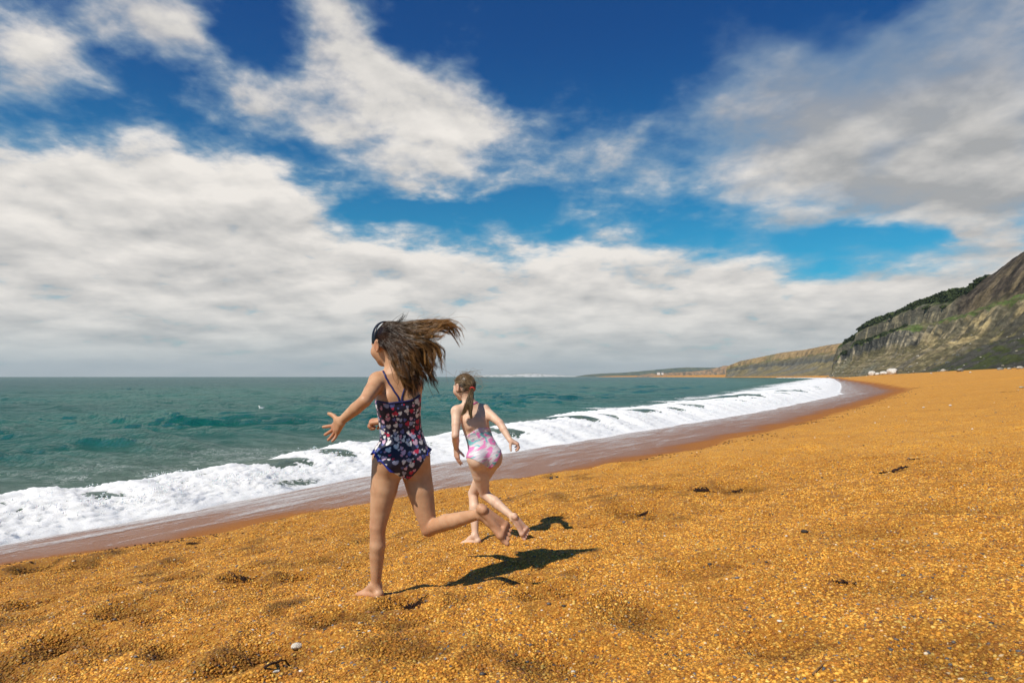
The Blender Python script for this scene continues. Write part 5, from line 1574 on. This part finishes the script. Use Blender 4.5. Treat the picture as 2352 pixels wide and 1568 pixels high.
def rock(name, px, py, wpx, ratio, label, cat, mat, seed, group=None, sink=0.25, rot=0.0, D=None, toe_k=0.975):
    """a rock seen wpx wide at bearing (px, py); ratio = (depth, height) of its width"""
    P = on_ground(px, py) if D is None else np.array([*at(px, py, D)[:2], 0.0])
    # keep in front of the foot of the cliff
    tb = np.array([(a_[0] / a_[1], a_[1]) for a_ in TOE_NEAR[1:11]])[::-1]
    toe = np.interp(P[0] / P[1], tb[:, 0], tb[:, 1]) * toe_k
    if P[1] > toe: P = P * (toe / P[1])
    P[2] = ground_z(P[0], P[1])
    w = wpx / 1568.0 * P[1] / 2
    V, F = rock_mesh(seed, (w, w * ratio[0], w * ratio[1]))
    c, s_ = math.cos(rot), math.sin(rot)
    V = V @ np.array([[c, s_, 0], [-s_, c, 0], [0, 0, 1]])
    o = mesh_np(name, V, F, mat, None, smooth=w < .2)
    o.location = (P[0], P[1], P[2] + w * ratio[1] * (1 - 2 * sink))
    return tag(o, label, cat, group)
G1 = 'white boulders fallen at the cliff foot'
rock('boulder', 2003, 857, 17, (1.0, .80), 'rounded white boulder, leftmost of the row at the cliff foot', 'boulder', M_WHITE, 1, G1, .2)
rock('boulder', 2016, 857, 11, (1.0, .75), 'smallest white boulder, second from the left in the row at the cliff foot', 'boulder', M_WHITE, 2, G1, .2)
rock('boulder', 2032, 857, 20, (1.0, .55), 'low wide white boulder between the smallest and the tallest of the row', 'boulder', M_WHITE, 3, G1, .2)
rock('boulder', 2049, 856.5, 24, (1.0, .75), 'tallest white boulder, rightmost and leaning in the row at the cliff foot', 'boulder', M_WHITE, 4, G1, .15, .4)
G2 = 'rocks lying along the top of the beach'
rock('beach_rock', 2166, 850, 13, (.8, .6), 'pale rock alone against the dark foot of the cliff', 'rock', M_PALE, 11, G2, .2)
rock('beach_rock', 2206, 853, 22, (.6, .45), 'flat grey slab of rock tilted on the upper beach', 'rock', M_GREY, 12, G2, .25, .5)
rock('beach_rock', 2139, 858, 5, (.8, .7), 'small white stone on the grey strip below the pale rock', 'rock', M_WHITE, 13, G2, .2)
rock('beach_rock', 2229, 856, 5, (.8, .7), 'small white stone just right of the tilted grey slab', 'rock', M_WHITE, 14, G2, .2)
rock('beach_rock', 2298, 849, 14, (.8, .5), 'low mossy grey rock at the foot of the dark slope', 'rock', M_GREY, 15, G2, .25)
rock('beach_rock', 2318, 848, 10, (.8, .6), 'middle pale rock of three at the right-hand end of the slope', 'rock', M_PALE, 16, G2, .25)
rock('beach_rock', 2343, 847, 16, (.8, .55), 'largest pale rock at the edge of the picture below the slope', 'rock', M_PALE, 17, G2, .25)
rock('pebble', 681, 1488, 27, (.8, .62), 'cream white pebble lying alone on the orange shingle', 'pebble', M_PEB, 21, None, .22)
rock('pebble', 848, 1490 - 40, 8, (.8, .6), 'tiny white pebble behind the cream pebble', 'pebble', M_PEB, 22, None, .2)
rock('pebble', 635, 1543, 16, (.5, .4), 'slim pale pebble at the bottom edge beside a dark strand', 'pebble', M_PEB, 23, None, .2, .6)
rock('pebble', 1848, 1222, 17, (.8, .5), 'black stone alone in the middle of the open shingle', 'stone', M_DARK, 24, None, .2)
rock('pebble', 1266, 1099, 9, (.8, .6), 'dark stone at the edge of the wet shingle behind the younger girl', 'stone', M_DARK, 25, None, .2)
rock('pebble', 1280, 1097, 7, (.8, .7), 'smaller dark stone beside another at the wet edge', 'stone', M_DARK, 26, None, .2)
rock('pebble', 2183, 932, 7, (.8, .6), 'white stone on the dry beach far up on the right', 'stone', M_WHITE, 27, None, .2)
rock('pebble', 2121, 936, 6, (.8, .5), 'small white stone left of the brighter one on the upper beach', 'stone', M_WHITE, 28, None, .2)
rock('pebble', 2346, 890, 13, (.5, .3), 'long pale stone at the right edge of the beach', 'stone', M_PALE, 29, None, .2)
# weed
M_WEED = stone_material('dried_weed', (0.022, 0.012, 0.010), (0.060, 0.026, 0.018), 30.0, 0.6)
def weed(px, py, wpx, seed, label, n=16, group='scraps of dark seaweed on the shingle', lean=(1.0, 0.4)):
    P0 = on_ground(px, py); w = wpx / 1568.0 * P0[1] / 2
    rg = np.random.default_rng(seed)
    paths, m = [], 6
    n = n * 3
    for i in range(n):
        a = rg.uniform(0, 6.28); st = rg.normal(size=2) * w * np.array(lean) * .40
        hd, q = a, st.copy(); pts = []
        for j in range(m):
            pts.append((P0[0] + q[0], P0[1] + q[1], 0)); hd += rg.normal() * .55
            q = q + np.array([math.cos(hd), math.sin(hd)]) * w * .085 * np.array(lean)
        pts = np.array(pts)
        pts[:, 2] = ground_h(pts[:, 0], pts[:, 1]) + .006 + np.abs(np.sin(np.linspace(0, rg.uniform(2, 6), m))) * rg.uniform(.2, 1) * min(w * .30, .02)
        paths.append(pts)
    S = spline(np.array(paths), 18)
    r = rg.uniform(.5, 1.0, (n, 1)) * min(.0045, w * .07) * np.sin(np.linspace(.25, 2.9, 18))[None]
    o = strands('seaweed', S, r, np.zeros((n, 18, 3)), M_WEED, None, P0)
    o.location = P0
    return tag(o, label, 'seaweed', group)
weed(1935, 1341, 42, 1, 'narrow black scrap of seaweed right of centre on the open shingle', 10, lean=(1.2, .3))
weed(1612, 1128, 42, 2, 'wider dark seaweed patch in the hollow above the trodden shingle', 18, lean=(1.2, .5))
weed(1690, 1131, 26, 3, 'small dark seaweed patch just right of the wider one in the hollow', 12)
weed(1702, 1126, 12, 4, 'reddish tuft of seaweed at the end of the small patch', 8)
weed(1478, 1183, 26, 5, 'thin seaweed litter between the girls and the hollow', 18, lean=(1.3, .5))
weed(948, 1397, 48, 6, 'dark seaweed beside the stance foot of the older girl', 18, lean=(1.1, .5))
weed(2075, 1075, 24, 7, 'seaweed scrap with a short stalk far up on the right', 10, lean=(1.4, .4))
weed(2030, 1088, 30, 8, 'thin line of weed left of the scrap with a stalk', 8, lean=(1.5, .25))
weed(1905, 1208, 14, 9, 'small dark weed right of the lone black stone', 8)
weed(560, 1333, 44, 10, 'dark weed in a footprint left of the older girl', 9, lean=(1.1, .5))
weed(440, 1250, 30, 11, 'weed at the wet edge on the left', 10, lean=(1.4, .35))
weed(2318, 901, 26, 12, 'dark weed and wood at the far right of the dry beach', 9, lean=(1.5, .3))
weed(2100, 1057, 20, 13, 'loose weed on the slope towards the bay', 8, lean=(1.4, .3))
def stick(pts, r, label, mat, name='twig'):
    P = np.array([on_ground(*p_) for p_ in pts]); P[:, 2] += r * .9
    S = spline(P[None], 24)[0]; S[:, 2] += np.abs(np.sin(np.linspace(0, 9, 24))) * r * .6
    o = tube_mesh(name, S, r * (1 - .5 * np.linspace(0, 1, 24)), mat, None, P[0], 6); o.location = P[0]
    return tag(o, label, 'twig')
M_WOOD = stone_material('weathered_wood', (0.30, 0.16, 0.07), (0.17, 0.085, 0.035), 40.0)
stick([(1867, 1552), (1880, 1538), (1893, 1526)], .0035, 'thin straw coloured twig at the bottom edge of the shingle', M_WOOD)
stick([(606, 1536), (632, 1524), (655, 1518), (680, 1508)], .0045, 'long dark stalk of weed left of the bottom centre', M_WEED)
stick([(958, 1392), (970, 1387), (982, 1384)], .0045, 'short dark stick poking from the weed beside the foot', M_WEED)
stick([(2050, 1086), (2066, 1080), (2082, 1077)], .012, 'dark stalk on the open beach towards the cliff', M_WEED)

# ------------------------------------------------------------------ uncountable litter: weed along the swash line, larger pebbles, rubble under the cliff
def litter():
    rg = np.random.default_rng(17)
    # bits of weed along the last swash line
    n = 1900
    y = np.exp(rg.uniform(math.log(3.5), math.log(60), n))
    cl = perlin(y * 1.3, y * 0 + .5, 140) + .5 * perlin(y * 4, y * 0 + 8, 141)
    y = y[cl > .08]; n = len(y)
    sxx, nx, ny = shore_frame(y)
    # solve for the swash edge across the shore
    qq = wet_q(y) + .05
    for _ in range(3):
        X, Yw = sxx + qq * nx, y + qq * ny
        qq = wet_q(Yw) + .28 * perlin(X * .9, Yw * .9, 5) + .06 * perlin(X * 3.1, Yw * 3.1, 6) + .04
    qq = qq + np.abs(rg.normal(0, .15, n)) * (1 + y / 12) + .01
    X, Yw = sxx + qq * nx, y + qq * ny
    Z = ground_h(X, Yw)
    s_ = rg.uniform(.0025, .0085, n) * (1 + y / 28)
    C = np.stack([X, Yw, Z + s_ * .3], 1)
    blobs_mesh('wrack', C, np.stack([s_ * rg.uniform(.8, 2.0, n), s_ * rg.uniform(.6, 1.4, n), s_ * .55], 1), M_WEED, 'stuff')
    # pebbles bigger than the rest
    n = 1500
    az = rg.uniform(R(-40), R(48), n); r = np.exp(rg.uniform(math.log(2.2), math.log(75), n))
    X, Yw = r * np.sin(az), r * np.cos(az)
    k_ = land(X, Yw) > wet_q(Yw) + .35
    X, Yw, r = X[k_], Yw[k_], r[k_]; n = len(X)
    s_ = rg.uniform(.0035, .0075, n) * (1 + r / 13)
    tone = rg.random(n)
    pal = np.array([(.62, .50, .34), (.70, .62, .50), (.10, .085, .075), (.05, .04, .035), (.30, .12, .03), (.17, .15, .14)])
    A = pal[np.searchsorted(np.cumsum([.18, .08, .20, .18, .22]), tone)] * rg.uniform(.75, 1.2, (n, 1))
    m, p, out = material('pebble_mix'); put(p, Base_Color=eattr('albedo', True), Roughness=.55)
    blobs_mesh('pebbles', np.stack([X, Yw, ground_h(X, Yw) + s_ * .25], 1), np.stack([s_ * rg.uniform(.9, 1.6, n), s_ * rg.uniform(.8, 1.2, n), s_ * rg.uniform(.4, .8, n)], 1), m, 'stuff', None,
               {'albedo': np.repeat(A, len(ICO_V), 0)})
    # rubble at the foot of the slips
    Xc, Dc, Zc, Yc, Tc = NEAR
    n = 520
    ci = rg.integers(int(Xc.shape[0] * .25), int(Xc.shape[0] * .97), n); ri = np.clip((np.abs(rg.normal(0, .15, n)) * Xc.shape[1]).astype(int), 1, Xc.shape[1] - 30)
    up = rg.random(n) < .25; ri[up] = rg.integers(int(.28 * Xc.shape[1]), int(.44 * Xc.shape[1]), up.sum())
    s_ = rg.uniform(.15, .55, n) ** 1.0 * (1 + 1.3 * (rg.random(n) < .12))
    C = np.stack([Xc[ci, ri] + rg.normal(0, .5, n) - (ri < 6) * rg.uniform(0, 5, n), Dc[ci, ri] + rg.normal(0, .5, n), Zc[ci, ri] + s_ * .15], 1)
    C[:, 2] = np.maximum(C[:, 2], ground_h(C[:, 0], C[:, 1]) + s_ * .1)
    pal = np.array([(.42, .38, .30), (.28, .24, .17), (.16, .15, .12), (.09, .09, .075)])
    A = pal[rg.integers(0, 4, n)] * rg.uniform(.8, 1.2, (n, 1))
    o = blobs_mesh('rubble', C, np.stack([s_ * rg.uniform(.8, 1.6, n), s_, s_ * rg.uniform(.5, .9, n)], 1), m, 'stuff', None, {'albedo': np.repeat(A, len(ICO_V), 0)})
    o.data.polygons.foreach_set('use_smooth', np.zeros(len(o.data.polygons), bool))
litter()

# ------------------------------------------------------------------ gull sitting on the water
def gull():
    P = at(600, 941, 33.0); P[2] = float(sea_waves(np.array([P[0]]), np.array([P[1]]), np.array([.3]))[0])
    gs = 0.55
    root = empty('gull', P, 'white gull floating on the green sea far beyond the breakers', 'bird'); root.scale = (gs, gs, gs)
    wht = plain('gull_white', (0.80, 0.80, 0.78), 0.7); gry = plain('gull_grey', (0.36, 0.38, 0.41), 0.7); yel = plain('gull_bill', (0.65, 0.36, 0.04), 0.5)
    f = Field((-.34, -.16, -.14), (.34, .16, .34), .012)
    ax = (np.array([1., 0, 0]), np.array([0, 1., 0]), np.array([0, 0, 1.]))
    f.ell((0, 0, .05), ax, (.20, .085, .085), .01); f.cone((-.13, 0, .10), (-.175, 0, .20), .055, .038, .04); f.ell((-.19, 0, .225), ax, (.052, .042, .042), .03); f.cone((.15, 0, .06), (.27, 0, .10), .045, .018, .04, np.array([0, 0, 1.]), .6)
    V, F = surface(f.d, f.lo, f.h); mesh_np('body', V, F, wht, root)
    for sg in (-1, 1):
        g = Field((-.2, -.2, -.06), (.36, .2, .22), .012)
        g.cone((-.07, sg * .075, .09), (.27, sg * .035, .12), .055, .014, .01, np.array([0, 1., 0]), .35)
        V, F = surface(g.d, g.lo, g.h); mesh_np('wing', V, F, gry, root)
    tube_mesh('bill', [(-.225, 0, .225), (-.25, 0, .222), (-.275, 0, .216), (-.285, 0, .21)], np.array([.014, .012, .009, .003]), yel, root, np.zeros(3), 6)
gull()

# ------------------------------------------------------------------ two white houses on the far cliff
def house(px, py, D, w, d, h, label):
    P = at(px, py, D)
    root = empty('house', P, label, 'house', 'white houses on the far cliff')
    wl = plain('white_wall', (0.78, 0.77, 0.74), 0.8); rf = plain('slate_roof', (0.16, 0.15, 0.15), 0.8); gl = plain('window_glass', (0.03, 0.035, 0.04), 0.15)
    def box(name, x0, x1, y0, y1, z0, z1, m, par):
        V = [(x, y, z) for z in (z0, z1) for (x, y) in ((x0, y0), (x1, y0), (x1, y1), (x0, y1))]
        return mesh_np(name, V, [(3, 2, 1, 0), (4, 5, 6, 7), (0, 1, 5, 4), (1, 2, 6, 5), (2, 3, 7, 6), (3, 0, 4, 7)], m, par, smooth=False)
    box('wall', -w / 2, w / 2, 0, d, -6, h, wl, root)
    V = [(-w / 2 - .4, -.4, h), (w / 2 + .4, -.4, h), (w / 2 + .4, d + .4, h), (-w / 2 - .4, d + .4, h), (-w / 2 - .4, d / 2, h + 1.8), (w / 2 + .4, d / 2, h + 1.8)]
    me = bpy.data.meshes.new('roof'); me.from_pydata(V, [], [(0, 1, 5, 4), (2, 3, 4, 5), (0, 4, 3), (1, 2, 5), (3, 2, 1, 0)]); me.materials.append(rf)
    o = bpy.data.objects.new('roof', me); col.objects.link(o); o.parent = root
    for k in range(4):
        x = -w / 2 + w * (k + .5) / 4
        box('window', x - .5, x + .5, -.06, .02, h - 1.8, h - .7, gl, root)
house(1513, 856.6, 2330, 9, 6, 2.6, 'longer white house on the low far cliff')
house(1522, 856.4, 2350, 6, 6, 2.6, 'smaller white house right of the longer one on the far cliff')
